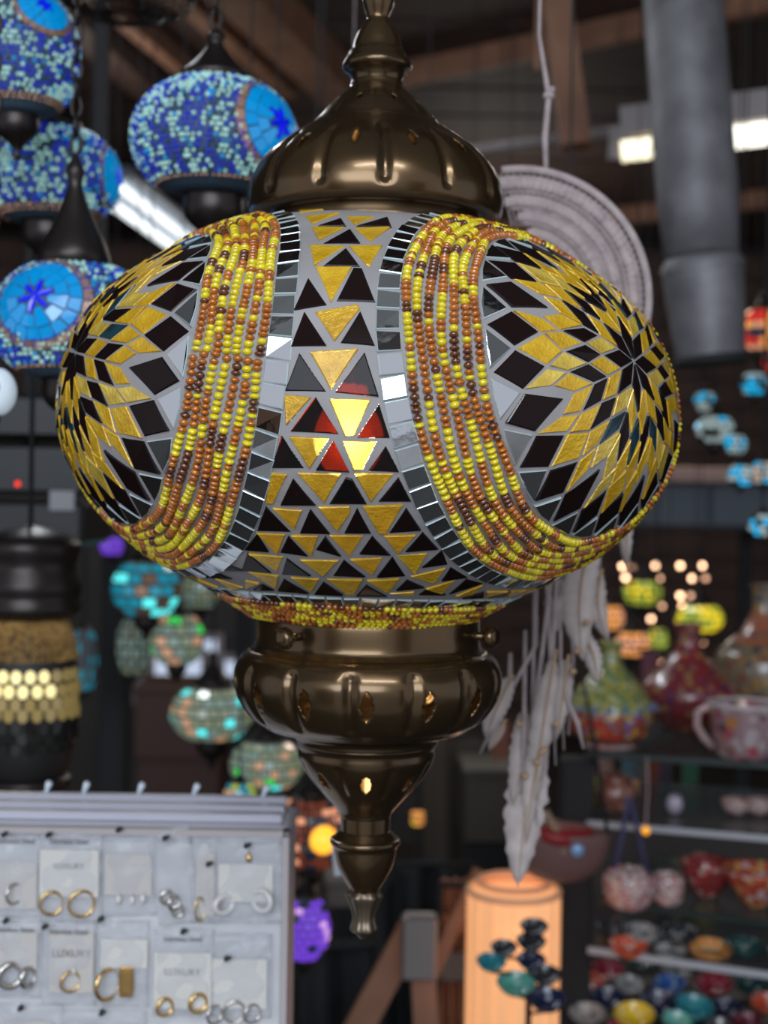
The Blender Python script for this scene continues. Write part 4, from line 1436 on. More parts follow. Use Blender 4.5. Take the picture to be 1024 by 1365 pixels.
for k, (x, y) in enumerate(((782, 830), (770, 868), (764, 895), (692, 965), (742, 965), (726, 1000), (700, 1034), (716, 1016), (722, 1003))):
    MB().ball((0, 0, 0), 5.2 * px, 10, 7, 0, (1, 1, .85)).build('wooden_bead', m_wbead, t, True, loc(x, y, -.012))
# second grey-white bunch of cords at the top of the cluster
o = MB().tube([loc(735, 795), loc(737, 800), loc(742, 840)], [6 * px, 13 * px, 8 * px], 10).build('gathered_knot', m_mac, t, True)

# ------------------------------------------------------------------ earring display box
m_disp = mat('lilac_white_acrylic', (.50, .49, .56), .35, coat=.3)
m_board = mat('white_display_board', (.60, .60, .61), .6, noise=(14, (.50, .50, .52), .4, .7))
m_edge = mat('display_edge', (.42, .38, .38), .5)
m_card = mat('cream_card', (.62, .60, .56), .6)
m_card2 = mat('pearl_card', (.52, .49, .46), .6)
m_ink = mat('grey_ink', (.10, .095, .09), .6)
m_bag = see_through('clear_plastic_bag', (.70, .72, .76), (1, 1, 1), .72, .12, bump=(55, 1.0, .006))
m_peg = mat('clear_peg', (.7, .78, .85), .08, coat=1.0)
m_hook = mat('dark_hook_hole', (.02, .02, .02), .5)
m_earg = mat('gold_plated', (.75, .50, .20), .2, 1.0)
m_ears = mat('silver_plated', (.60, .56, .52), .2, 1.0)
m_pearl = mat('pearl', (.65, .62, .60), .25, coat=.6)

Z = 1.16
TR, TL = at(386, 1106, Z), at(-70, 1094, Z)
ex = (TR - TL); ex.z = 0; wB = ex.length; ex.normalize()
ey = Vector((0, 0, 1)).cross(ex)                # into the box, away from the camera
q = U(1, Z)                                     # one photograph pixel on the board
hB = TR.z - .92
box = thing('earring_display', 'white acrylic display box of bagged earrings at the lower left', 'display', TR)
box.rotation_euler = (0, 0, math.atan2(ex.y, ex.x))
MB().box((-wB / 2, .048, -hB / 2), (wB, .085, hB), bev=.003).build('body', m_disp, box)
MB().box((-wB / 2, .0025, -hB / 2 - .004), (wB - .010, .006, hB - .016), bev=.001).build('front_board', m_board, box)
mb = MB().box((-.0025, -.001, -hB / 2), (.005, .012, hB)).box((-wB / 2, -.001, -.0025), (wB, .012, .005))
mb.build('frame', m_edge, box)
for k in range(3):
    MB().box((-wB / 2 - .004, .028 + k * .026, .0035 + k * .0015), (wB - .008, .012, .007), bev=.001).build('top_rib', m_disp, box)
t = thing('display_table', 'black covered table under the earring display box', 'table', TR + ey * .05 + Vector((-.1, 0, -hB - .0005)))
MB().box((0, .06, -.015), (.75, .45, .03), bev=.004).build('table_top', m_blackmat, t)
for sx in (-1, 1):
    for sy in (-1, 1):
        MB().box((sx * .34, .06 + sy * .19, -.03 - (t.location.z - .03) / 2), (.03, .03, t.location.z - .03)).build('leg', m_blackmat, t)
for k, x in enumerate((62, 112, 185, 258, 350)):
    p = box.matrix_basis.inverted() @ at(x, 1058 + (x > 300) * 30, Z + .085)
    MB().tube([(p.x, p.y, -.002), (p.x + .001, p.y - .004, .012), (p.x + .005, p.y - .012, .020)], [.0022, .0022, .003], 8).build('peg', m_peg, box, True)


def on_board(x, y, d=.0):
    """photograph position -> box coordinates on the front board"""
    Mi = box.matrix_basis.inverted()
    e, r = Mi @ EYE, (Mi.to_3x3() @ ray(x, y))
    s = (-.001 - d - e.y) / r.y
    return e + r * s


def txt(s, parent, loc_, size, m_):
    cu = bpy.data.curves.new('lettering', 'FONT')
    cu.body = s
    cu.size = size
    cu.align_x = 'CENTER'
    cu.extrude = .00015
    o = bpy.data.objects.new('lettering_curve', cu)
    me = bpy.data.meshes.new_from_object(o)
    bpy.data.objects.remove(o)
    bpy.data.curves.remove(cu)
    me.name = 'lettering'
    if not me.materials:
        me.materials.append(m_)
    else:
        me.materials[0] = m_
    return link('lettering', me, parent, loc_, (PI / 2, 0, 0))


def hoop(parent, c, r, tr, m_, tilt=0, sq=1.0):
    pts = [Vector((math.cos(a) * r, 0, math.sin(a) * r * sq)) for a in [2 * PI * k / 22 for k in range(22)]]
    R = Matrix.Rotation(tilt, 3, 'Z')
    MB().tube([R @ p for p in pts], tr, 7, closed=True).build('hoop', m_, parent, True, c)


def packet(x, y, w_, h_, label, header='', hy=.12, card=None, word='', ears=(), hook=None, tilt=0.0, loc_d=.002, sheen=True):
    """one bagged earring card: photograph centre, pixel width and height"""
    c = on_board(x, y, loc_d)
    t = thing('earring_packet', label, 'earrings', box.matrix_basis @ c)
    t.rotation_euler = (0, 0, box.rotation_euler.z)
    W_, H_ = w_ * q, h_ * q
    R = Matrix.Rotation(tilt, 3, 'Y')
    # the bag: a softly creased clear sleeve
    nx, nz = 10, 12
    V, F = [], []
    for sgn in (1, -1):
        for i in range(nz + 1):
            for j in range(nx + 1):
                u, v = j / nx - .5, i / nz - .5
                puff = (math.cos(PI * u) * math.cos(PI * v)) ** .5 * .0032 if abs(u) < .5 and abs(v) < .5 else 0
                cr = .0007 * math.sin(9 * u + 5 * v + x) + .0006 * math.sin(17 * v - 7 * u + y)
                V.append(R @ Vector((u * W_, -(puff + .0004) * (1 if sgn > 0 else .15) - (cr if sgn > 0 else 0), v * H_)))
    m_ = (nx + 1) * (nz + 1)
    for k in range(2):
        for i in range(nz):
            for j in range(nx):
                a = k * m_ + i * (nx + 1) + j
                f = (a, a + 1, a + nx + 2, a + nx + 1)
                F.append(f if k == 0 else f[::-1])
    # join rims
    rim = [j for j in range(nx)] + [i * (nx + 1) + nx for i in range(nz)] + [nz * (nx + 1) + j for j in range(nx, 0, -1)] + [i * (nx + 1) for i in range(nz, 0, -1)]
    for a, b in zip(rim, rim[1:] + rim[:1]):
        F.append((a, a + m_, b + m_, b))
    link('bag', mesh_of('bag', V, F, m_bag, smooth=True), t)
    if card:
        cx, cz, cw, ch, cm = card
        o = MB().box((0, 0, 0), (cw * q, .0007, ch * q), bev=.0).build('card', cm, t, False, (cx * q, -.0022, cz * q))
        if word:
            txt(word, o, (0, -.0007, ch * q * .10), ch * q * .17, m_ink)
    if header:
        txt(header, t, (0, -.0042, H_ * (.5 - hy) - .001), 9.2 * q, m_ink)
    for e in ears:
        kind = e[0]
        c2 = (e[1] * q, -.0052, e[2] * q)
        if kind == 'hoop':
            hoop(t, c2, e[3] * q, e[4] * q, e[5], e[6] if len(e) > 6 else .5, e[7] if len(e) > 7 else 1)
        elif kind == 'drop':
            MB().ball((0, 0, 0), e[3] * q, 10, 7, 0, (1, .8, 1.5)).tube([(0, 0, e[3] * q * 1.4), (0, 0, e[3] * q * 2.6)], .0006, 5).build('drop', e[5], t, True, c2)
        elif kind == 'stack':
            mb = MB()
            for k in range(7):
                mb.tube([Vector(((k - 3) * 2.3 * q + math.cos(a) * 2 * q, 0, math.sin(a) * e[3] * q)) for a in [2 * PI * j / 16 for j in range(16)]], 1.2 * q, 6, closed=True)
            mb.build('bangle_hoops', e[5], t, True, c2)
    if hook:
        hx, hz = hook
        mb = MB().tube([(hx * q, 0, hz * q), (hx * q, -.006, hz * q), (hx * q + .004, -.010, hz * q + .003)], [.0022, .0020, .0014], 8)
        mb.build('display_hook', m_hook, t, True)
    return t


G_, S_ = m_earg, m_ears
packet(22, 1165, 70, 116, 'clear bag with small silver ring earring at left end of the top row', 'Stainless Steel', card=(-2, -14, 60, 62, m_card2), ears=(('hoop', 0, -24, 13, 1.9, S_, .9),), hook=(-16, 54), tilt=.02)
packet(93, 1168, 84, 122, 'clear bag with cream card over two pale gold half-hoops, top row', 'Stainless Steel', card=(0, 5, 78, 62, m_card), word='LUXURY', ears=(('hoop', -22, -34, 15, 2.2, G_, .4), ('hoop', 18, -34, 17, 2.2, G_, .4)), hook=(-28, 56), loc_d=.004)
packet(172, 1165, 74, 112, 'crumpled clear bag with tiny studs and no print, top row middle', card=(0, 0, 62, 54, m_card2), ears=(('drop', -12, -32, 4, 0, m_pearl), ('drop', 6, -33, 4, 0, m_pearl), ('drop', 20, -31, 4, 0, m_pearl)), hook=(-14, 60), loc_d=.001, tilt=-.03)
packet(232, 1168, 56, 128, 'narrow twisted bag with a cluster of brownish silver rings, top row', ears=(('hoop', -8, -26, 8, 2.6, S_, .3), ('hoop', 2, -33, 9, 2.6, S_, .9), ('hoop', 7, -44, 7, 2.2, S_, .2)), hook=(-12, 52), loc_d=.005, tilt=-.14)
packet(272, 1172, 34, 118, 'slim beige bag on a tarnished peg between ring cluster and hoop bag', card=(2, -6, 24, 84, m_card2), ears=(('hoop', -4, -38, 8, 1.2, G_, .8, 2.0),), hook=(6, 22), loc_d=.003)
packet(328, 1170, 100, 120, 'large bag with two thick shining silver hoops at the right end of the top row', card=(0, -6, 72, 50, m_card), word='', ears=(('hoop', -28, -34, 14, 4.0, m_pearl, .7, .8), ('hoop', 22, -28, 15, 4.0, m_pearl, -.6, .9), ('drop', 4, 28, 4, 0, G_)), hook=(0, 44), loc_d=.004)
packet(20, 1278, 72, 104, 'clear bag with chunky twisted ring, left end of the second row', 'Stainless Steel', card=(4, 12, 52, 50, m_card2), ears=(('hoop', -4, -20, 15, 4.2, S_, .5), ('hoop', 20, -22, 12, 3.8, S_, 1.0)), hook=(-12, 52))
packet(92, 1284, 72, 112, 'bag with pale card and one small gold hoop, second row', 'Stainless Steel', card=(4, 2, 58, 80, m_card2), word='LUXURY', ears=(('hoop', 4, -22, 13, 2.0, G_, .5), ('drop', 8, -8, 3, 0, m_pearl)), hook=(-32, 50), loc_d=.004)
packet(162, 1284, 74, 116, 'bag with a wide stack of golden hoops, second row', card=(4, 14, 62, 38, m_card), ears=(('stack', 8, -22, 20, 0, G_), ('hoop', -16, -26, 20, 3.0, G_, .9)), hook=(-28, 60), loc_d=.002)
packet(244, 1296, 82, 118, 'bag with cream printed card and two brown-gold hoops, second row', 'Stainless Steel', card=(0, -10, 76, 74, m_card), word='LUXURY', ears=(('hoop', -22, -44, 11, 2.6, G_, .5), ('hoop', 22, -38, 12, 2.8, G_, .5)), hook=(0, 56), loc_d=.005)
packet(314, 1300, 96, 112, 'bag with a plain rounded white card at the right end of the second row', card=(2, -10, 80, 66, m_card), ears=(('hoop', -26, -50, 12, 2.0, S_, .8), ('hoop', 0, -46, 14, 2.0, S_, .2), ('hoop', 24, -48, 12, 2.0, S_, .6)), hook=(-12, 24), loc_d=.003)
packet(40, 1372, 90, 70, 'partly seen bag with two dark holes at the bottom left corner', card=(0, -8, 60, 40, m_card2), hook=(-12, 30))
packet(140, 1376, 110, 60, 'partly seen bag with two dots under the golden stack', card=(0, -8, 80, 40, m_card2), hook=(-4, 28), loc_d=.004)

# white price tag on a thread behind the finial cup
Z = 1.35
P = at(448, 1143, Z)
t = thing('price_tag', 'narrow white paper tag hanging beside the bronze finial cup', 'tag', P)
MB().box((0, 0, 0), (U(9, Z), .0012, U(50, Z)), R=Matrix.Rotation(-.10, 3, 'Y')).build('paper', mat('white_paper', (.6, .64, .7), .6), t)
MB().tube([(0, 0, U(24, Z)), (-.002, .3, .12), (-.002, .62, CEIL - P.z)], .0007, 5).build('thread', m_mac, t)

# ------------------------------------------------------------------ glass shelves at the right with painted pottery
m_glass_sh = see_through('smoky_shelf_glass', (.10, .11, .11), (.80, .86, .84), .55, .08, coat=.3)
m_glass_edge = mat('dark_green_glass_edge', (.02, .03, .028), .15)
m_wedge = mat('pale_shelf_edge', (.36, .37, .40), .4)
m_shelfwood = mat('dark_shelf_board', (.045, .036, .034), .5)


def shelf(label, pl, pr, zl, zr, depth, th, edge, name='glass_shelf', mm=None):
    A, B = at(*pl, zl), at(*pr, zr)
    zz = (A.z + B.z) / 2
    d = (B - A); d.z = 0
    L_ = d.length + .25
    an = math.atan2(d.y, d.x)
    t = thing(name, label, 'shelf', ((A.x), A.y, zz))
    t.rotation_euler = (0, 0, an)
    tilt_len = L_
    MB().box((tilt_len / 2, depth / 2 + .003, -th / 2), (tilt_len, depth, th)).build('pane', mm or m_glass_sh, t)
    MB().box((tilt_len / 2, 0, -th / 2), (tilt_len, .006, th * 1.3), bev=.001).build('front_edge', edge, t)
    for s in (.01, tilt_len - .01):
        MB().box((s, depth - .01, -th - .008), (.015, .03, .015)).build('bracket', m_blackmat, t)
    return t, zz, A, an


S1, z1, A1, an1 = shelf('glass shelf carrying the vases and the mug at right', (782, 1000), (1024, 1018), 2.14, 2.07, .46, .008, m_glass_edge)
S2, z2, A2_, an2 = shelf('pale-edged glass shelf behind the little painted baskets', (782, 1092), (1024, 1117), 2.14, 2.06, .34, .007, m_wedge)
S3, z3, A3, an3 = shelf('dark-edged glass shelf under the red bowls', (800, 1196), (1024, 1230), 2.13, 2.03, .30, .007, m_glass_edge)
S4, z4, A4, an4 = shelf('pale-edged glass shelf holding the upper row of small bowls', (784, 1261), (1024, 1298), 2.12, 2.02, .30, .008, m_wedge)
S5, z5, A5, an5 = shelf('lowest dark shelf packed with small painted bowls', (800, 1412), (1024, 1455), 2.08, 2.0, .42, .015, m_glass_edge, 'board_shelf', m_shelfwood)
P = at(764, 1300, 2.2)
t = thing('shelf_upright', 'black square upright at the left end of the pottery shelves', 'post', (P.x, P.y, 0))
MB().box((0, 0, z1 / 2 - .01), (U(42, 2.2), .05, z1 - .02), bev=.003).build('column', m_blackmat, t)
MB().box((0, 0, .01), (.09, .12, .02), bev=.003).build('foot', m_blackmat, t)
P = at(1130, 1300, 2.5)
t = thing('shelf_upright', 'black upright carrying the right end of the pottery shelves outside the frame', 'post', (P.x + .1, P.y, 0))
MB().box((0, 0, .7), (.05, .05, 1.4), bev=.003).build('column', m_blackmat, t)
P = at(905, 1200, 2.62)
o = MB().box((P.x + .05, P.y + .02, .50), (.62, .02, 1.0)).build('back_panel', mat('taupe_panel', (.075, .06, .055), .6))
tag(o, 'dull taupe back panel behind the lower glass shelves', 'panel')


def pot(name, label, cat, px_, py_, Z, h, prof, m_, n=36, group=None, extras=None, zs=None):
    """py_ = the base line; prof in units of px relative to the base"""
    P = at(px_, py_, Z)
    levels = [z1, z2, z3]
    zs = min(levels, key=lambda q_: abs(q_ - P.z))
    P.z = zs + .0012
    t = thing(name, label, cat, P, group)
    s = U(1, Z)
    MB().lathe(chaikin([(r * s, z * s) for r, z in prof], 2), n).build('body', m_, t, True)
    if extras:
        extras(t, s)
    return t


m_v1 = dotted('green_yellow_glaze', (.20, .22, .07), [(.40, .36, .07), (.07, .20, .15), (.30, .28, .06), (.45, .43, .24)], 105, rings=[(-.01, .030, (.20, .06, .04)), (.034, .040, (.10, .14, .28))])
m_v1b = dotted('red_gold_glaze', (.24, .06, .035), [(.55, .38, .06), (.45, .03, .02), (.35, .25, .06), (.10, .12, .30)], 110)
m_v2 = dotted('red_floral_glaze', (.17, .030, .035), [(.30, .16, .05), (.26, .03, .03), (.10, .03, .09), (.22, .12, .09)], 80)
m_v3 = dotted('tan_floral_glaze', (.17, .13, .085), [(.30, .17, .05), (.07, .05, .06), (.21, .17, .11), (.20, .08, .05)], 60)
m_mug = dotted('mug_floral_glaze', (.24, .15, .16), [(.28, .06, .08), (.36, .15, .04), (.09, .05, .06), (.32, .28, .28)], 55)
m_pink = dotted('pink_white_glaze', (.42, .30, .28), [(.55, .48, .44), (.45, .06, .06), (.50, .36, .32), (.20, .05, .10)], 190)


def v1x(t, s):
    MB().lathe(chaikin([(50.5 * s, 14 * s), (57 * s, 28 * s), (58.5 * s, 44 * s), (57.6 * s, 47 * s)], 1), 36, capb=False, capt=False).build('painted_belly_band', m_v1b, t, True)
    mb = MB()
    for k in range(18):
        a = 2 * PI * k / 18
        mb.ball((58.2 * s * math.cos(a), 58.2 * s * math.sin(a), 52 * s), 4.6 * s, 7, 5)
    mb.build('blue_medallions', mat('blue_glaze', (.10, .15, .30), .3, coat=.5), t, True)
    MB().lathe([(38 * s, -1 * s), (34 * s, 3 * s), (39 * s, 9 * s)], 30).build('foot_ring', m_pink, t, True)


pot('vase', 'squat green and yellow vase with a red-gold band, left end of the top shelf', 'vase', 813, 984, 2.20, 0,
    [(32, 0), (37, 6), (50, 16), (57, 32), (58, 48), (52, 64), (38, 82), (24, 96), (15, 106), (12, 118), (13, 128), (19, 136), (15, 137), (9, 126)], m_v1, extras=v1x)
pot('vase', 'dark red vase with a broad pale shoulder, middle of the top shelf', 'vase', 915, 990, 2.36, 0,
    [(30, 0), (38, 8), (56, 24), (66, 42), (64, 56), (48, 74), (30, 90), (18, 104), (14, 116), (15, 128), (20, 140), (14, 140), (10, 120)], m_v2)


def v3x(t, s):
    MB().lathe([(14 * s, 148 * s), (18 * s, 138 * s), (30 * s, 116 * s), (46 * s, 104 * s)][::-1], 30, capb=False, capt=False).build('orange_shoulder', mat('rust_glaze', (.30, .10, .05), .3, coat=.5), t, True)


pot('vase', 'large tan floral vase with a rust-coloured neck, right edge of the top shelf', 'vase', 1014, 988, 2.46, 0,
    [(34, 0), (44, 10), (60, 36), (66, 64), (62, 88), (46, 103), (30, 115), (18, 137), (14, 148), (13, 172), (18, 182), (12, 182), (9, 160)], m_v3, extras=v3x)


def mugx(t, s):
    MB().tube([(-38 * s, 0, 60 * s), (-50 * s, 0, 68 * s), (-63 * s, 0, 60 * s), (-64 * s, 0, 42 * s), (-54 * s, 0, 26 * s), (-42 * s, 0, 14 * s)], 5 * s, 10).build('handle', mat('pinkish_glaze', (.40, .27, .26), .3, coat=.5), t, True)
    MB().tube([(47 * s * math.cos(2 * PI * k / 32), 47 * s * math.sin(2 * PI * k / 32), 72 * s) for k in range(32)], 3 * s, 8, closed=True).build('rim', mat('pale_rim_glaze', (.45, .38, .38), .3, coat=.5), t, True)


pot('mug', 'wide painted mug with a curled handle at the right edge', 'mug', 992, 1014, 2.10, 0,
    [(30, 0), (38, 4), (43, 26), (45, 50), (47, 72), (43, 72), (39, 40), (34, 8), (.5, 6)], m_mug, extras=mugx)

# hanging scarves behind, between the first two shelves
for k, (x, y0, y1, w_, c, lab) in enumerate(((838, 1006, 1062, 16, (.14, .22, .26), 'blue-grey scarf hanging under the top shelf, leftmost'), (854, 1006, 1060, 14, (.20, .20, .19), 'grey scarf hanging beside the blue-grey one'),
                                             (870, 1004, 1066, 18, (.32, .10, .06), 'rust red scarf hanging under the top shelf'), (888, 1006, 1050, 15, (.13, .10, .16), 'mauve scarf between the rust and green scarves'),
                                             (921, 1008, 1078, 20, (.08, .22, .14), 'green scarf hanging right of the others'), (867, 868, 945, 22, (.20, .07, .09), 'dull pink cloth hanging behind the vases'),
                                             (668, 960, 1010, 24, (.22, .08, .05), 'small rust-coloured cloth seen behind the feathers'))):
    Z = 2.72 + .03 * k
    A, B = at(x, y0, Z), at(x, y1, Z)
    t = thing('scarf', lab, 'scarf', A)
    W_ = U(w_, Z); H_ = A.z - B.z
    V, F = [], []
    nx = 14
    for i in range(9):
        for sg in (0, 1):
            for j in range(nx + 1):
                u = j / nx - .5
                V.append((u * W_ * (1 + .05 * math.sin(i)), .004 * math.sin(u * 22 + i * .2) + sg * .0015, -H_ * i / 8))
    st = 2 * (nx + 1)
    for i in range(8):
        for j in range(nx):
            a = i * st + j
            F.append((a, a + st, a + st + 1, a + 1))
            a += nx + 1
            F.append((a, a + 1, a + st + 1, a + st))
        F.append((i * st, i * st + nx + 1, (i + 1) * st + nx + 1, (i + 1) * st)); F.append((i * st + nx, (i + 1) * st + nx, (i + 1) * st + st - 1, i * st + st - 1))
    link('cloth', mesh_of('cloth', V, F, mat('scarf_cloth_%d' % k, c, .85), smooth=True), t)
    mb = MB()
    for j in range(7):
        mb.tube([((j / 6 - .5) * W_ * .9, 0, -H_), ((j / 6 - .5) * W_ * .95, 0, -H_ - .012)], .0009, 4)
    mb.build('tassels', mat('scarf_cloth_%d' % k, c, .85), t)
    mb = MB().tube([(-.03, 0, .002), (.03, 0, .002)], .003, 6).tube([(0, 0, .002), (0, 0, min(CEIL - A.z - .002, CEIL))], .001, 4)
    mb.build('hanger', m_blackmat, t)

# items between the shelves
pot('pot', 'round rust-brown pot with a pinkish front on the second shelf', 'pot', 820, 1088, 2.22, 0, [(18, 0), (25, 8), (28, 20), (25, 32), (18, 40), (20, 46), (14, 44), (10, 30)], dotted('brown_pot_glaze', (.17, .06, .04), [(.32, .15, .11), (.20, .07, .05)], 60))
pot('bottle', 'slim pinkish-brown bottle above the rust-brown pot', 'bottle', 806, 1072, 2.34, 0, [(13, 0), (14, 6), (13, 30), (12, 46), (8, 54), (7, 64), (9, 68), (5, 68)], mat('skin_glaze', (.36, .19, .14), .45))
pot('cup', 'small yellow-green cup at the left end of the second shelf', 'cup', 790, 1090, 2.25, 0, [(6, 0), (7, 2), (8, 18), (9, 34), (7, 34), (6, 8)], mat('lime_glaze', (.32, .34, .05), .3, coat=.4))
for k, (x, lab) in enumerate(((980, 'white painted sugar bowl on the second shelf at right'), (1010, 'lilac-white small bowl at the right end of the second shelf'))):
    pot('bowl', lab, 'bowl', x, 1106, 2.2, 0, [(9, 0), (14, 3), (19, 12), (20, 20), (17, 20), (12, 8)], m_pink)
pot('bowl', 'small lilac bowl on the second shelf left of the white ones', 'bowl', 899, 1098, 2.2, 0, [(6, 0), (9, 3), (12, 12), (9, 22), (6, 24)], mat('lilac_glaze', (.40, .34, .42), .3, coat=.4))


def basketx(t, s):
    m_cordb = mat('navy_cord', (.045, .045, .12), .7)
    for d in (-1, 1):
        MB().tube([(-24 * s, d * 6 * s, 34 * s), (-10 * s, d * 4 * s, 96 * s), (-2 * s, 0, 150 * s)], 2.6 * s, 6).build('cord_handle', m_cordb, t, True)
        MB().tube([(26 * s, d * 6 * s, 34 * s), (12 * s, d * 4 * s, 100 * s), (-2 * s, 0, 150 * s)], 2.6 * s, 6).build('cord_handle', m_cordb, t, True)
    mb = MB()
    for k in range(9):
        a = 2 * PI * k / 9
        mb.ball((20 * s * math.cos(a), 20 * s * math.sin(a), 46 * s), 8 * s, 7, 5)
    mb.build('rim_flowers', m_pink, t, True)


pot('basket', 'painted pink-white pot with navy cord handles, below the second shelf', 'basket', 838, 1186, 2.08, 0, [(18, 0), (28, 5), (34, 20), (35, 36), (33, 46), (29, 46), (24, 12)], m_pink, extras=basketx)
pot('basket', 'smaller painted pink-white pot right of the corded one', 'basket', 890, 1184, 2.10, 0, [(12, 0), (19, 5), (22, 18), (22, 34), (18, 42), (15, 40), (12, 12)], m_pink)
P = at(861, 1107, 2.04)
t = thing('amber_ornament', 'bright amber glass bead hanging in front of the second shelf', 'ornament', P)
MB().ball((0, 0, 0), U(6, 2.04), 12, 8).build('bead', em_mat('amber_bead_glow', (.8, .3, .02), (1, .42, .03), .8), t, True)
MB().tube([(0, 0, U(5, 2.04)), (0, -.01, .06), (0, .0, z1 - P.z + .01)], .001, 5).build('cord', m_mac, t)
m_rb = dotted('red_bowl_glaze', (.24, .03, .03), [(.42, .06, .06), (.42, .26, .2), (.16, .03, .03)], 90)
pot('bowl', 'deep red bowl on the third shelf beside the painted pots', 'bowl', 942, 1190, 2.15, 0, [(12, 0), (16, 3), (30, 24), (38, 46), (34, 46), (20, 12)], m_rb)
pot('bowl', 'wide orange-red flared bowl at the right edge of the third shelf', 'bowl', 1008, 1192, 2.10, 0, [(12, 0), (16, 3), (34, 26), (50, 50), (46, 51), (24, 14)], dotted('orange_red_glaze', (.36, .06, .03), [(.50, .10, .06), (.50, .30, .10), (.45, .35, .35)], 80))
pot('pot', 'small pink ribbed pot standing behind the deep red bowl', 'pot', 938, 1136, 2.28, 0, [(12, 0), (18, 6), (20, 18), (14, 26), (10, 28)], m_pink)
P = at(900, 1128, 2.30)

# brown leather bag with a red flap and a blue button
Z = 1.9
P = at(748, 1176, Z)
s = U(1, Z)
t = thing('leather_bag', 'mauve-brown leather bag with a red flap and blue stud behind the feathers', 'bag', P)
prof = [(12, 0), (34, 5), (54, 22), (63, 46), (65, 66), (60, 68), (50, 40)]
mb = MB().lathe(chaikin([(r * s, z * s) for r, z in prof], 2), 36)
mb.V = [(x, y * .45, z) for x, y, z in mb.V]
mb.build('body', mat('mauve_leather', (.13, .062, .055), .5, bump=(60, .3, .002)), t, True)
V = []
mb = MB()
for k in range(9):
    a = k / 8
    mb.add([(-58 * s + a * 100 * s, -30 * s * math.sin(PI * a) * .9 - 4 * s, (76 - 8 * a) * s), (-58 * s + a * 100 * s, 24 * s, (84 - 12 * a) * s), (-58 * s + a * 100 * s, -32 * s * math.sin(PI * a) * .9 - 4 * s, (76 - 8 * a - 16 * math.sin(PI * a)) * s)], [])
n = 9
mb.F = [(3 * k, 3 * k + 3, 3 * k + 4, 3 * k + 1) for k in range(8)] + [(3 * k + 2, 3 * k + 5, 3 * k + 3, 3 * k) for k in range(8)]
mb.I = [0] * len(mb.F)
o = mb.build('flap', mat('crimson_leather', (.22, .008, .010), .5), t, True)
md = o.modifiers.new('thickness', 'SOLIDIFY'); md.thickness = .003
MB().ball((17 * s, -28 * s, 50 * s), 9 * s, 14, 9, 0, (1, .5, 1)).build('blue_stud', mat('sky_blue_stud', (.16, .30, .50), .2, coat=1), t, True)
MB().tube([(-30 * s, 0, 66 * s), (-20 * s, -4 * s, 92 * s), (-8 * s, -16 * s, 70 * s), (0, -27 * s, 44 * s)], [5 * s, 7 * s, 6 * s, 4 * s], 9).build('tan_toggle', mat('tan_suede', (.26, .17, .11), .8), t, True)
MB().tube([(-60 * s, 0, 60 * s), (-40 * s, .01, 200 * s), (0, .03, 420 * s), (40 * s, .01, 200 * s), (62 * s, 0, 60 * s)], .003, 6).build('strap', m_blackmat, t, True)
MB().tube([(0, .03, 418 * s), (0, .03, CEIL - P.z)], .002, 5).build('hanging_cord', m_blackmat, t)

# small bowls, heaped ----------------------------------------------------------
BC = [('black-grey', (.035, .035, .04), (.30, .30, .30)), ('orange-red', (.46, .07, .03), (.60, .50, .44)), ('white-and-black', (.30, .29, .28), (.05, .05, .05)), ('orange', (.52, .22, .06), (.65, .45, .25)),
      ('dark green', (.02, .07, .07), (.25, .30, .28)), ('crimson', (.28, .02, .04), (.45, .20, .22)), ('cobalt blue', (.03, .10, .32), (.40, .48, .55)), ('teal', (.02, .20, .24), (.08, .30, .32)),
      ('yellow', (.62, .42, .02), (.70, .60, .30)), ('dark navy', (.015, .02, .06), (.35, .35, .40)), ('maroon', (.12, .015, .03), (.30, .15, .18)), ('mint green', (.10, .32, .26), (.30, .45, .40))]


def small_bowl(label, x, y, Z, rpx, ci, tilt, group, base_z=None, yaw=0.0):
    nm, c1, c2 = BC[ci]
    c1 = tuple(min(.9, v * 1.35) if max(c1) > .2 else v for v in c1)
    P = at(x, y, Z)
    s = U(rpx, Z)
    t = thing('small_bowl', label, 'bowl', P)
    t['group'] = group
    R = Matrix.Rotation(yaw, 4, 'Z') @ Matrix.Rotation(tilt, 4, 'X')
    t.rotation_euler = R.to_euler()
    mo = mat('glaze_' + nm.replace(' ', '_').replace('-', '_'), c1, .2, coat=.7, noise=(90, tuple(v * .6 for v in c1), .45, .65))
    mi_ = dotted('inner_' + nm.replace(' ', '_').replace('-', '_'), tuple(a_ * .8 for a_ in c1), [c1, c2, c1], 120)
    MB().lathe(chaikin([(.30 * s, -.55 * s), (.42 * s, -.52 * s), (.80 * s, -.22 * s), (1.0 * s, .12 * s), (.96 * s, .16 * s)], 2), 26, capt=False).build('outside', mo, t, True)
    MB().lathe(chaikin([(.01 * s, -.40 * s), (.40 * s, -.40 * s), (.74 * s, -.14 * s), (.95 * s, .155 * s)], 2), 26, capb=False, capt=False).build('painted_inside', mi_, t, True)
    MB().tube([(.985 * s * math.cos(2 * PI * k / 24), .985 * s * math.sin(2 * PI * k / 24), .14 * s) for k in range(24)], .035 * s, 5, closed=True).build('rim', mi_ if ci in (2, 0) else mo, t, True)
    return t


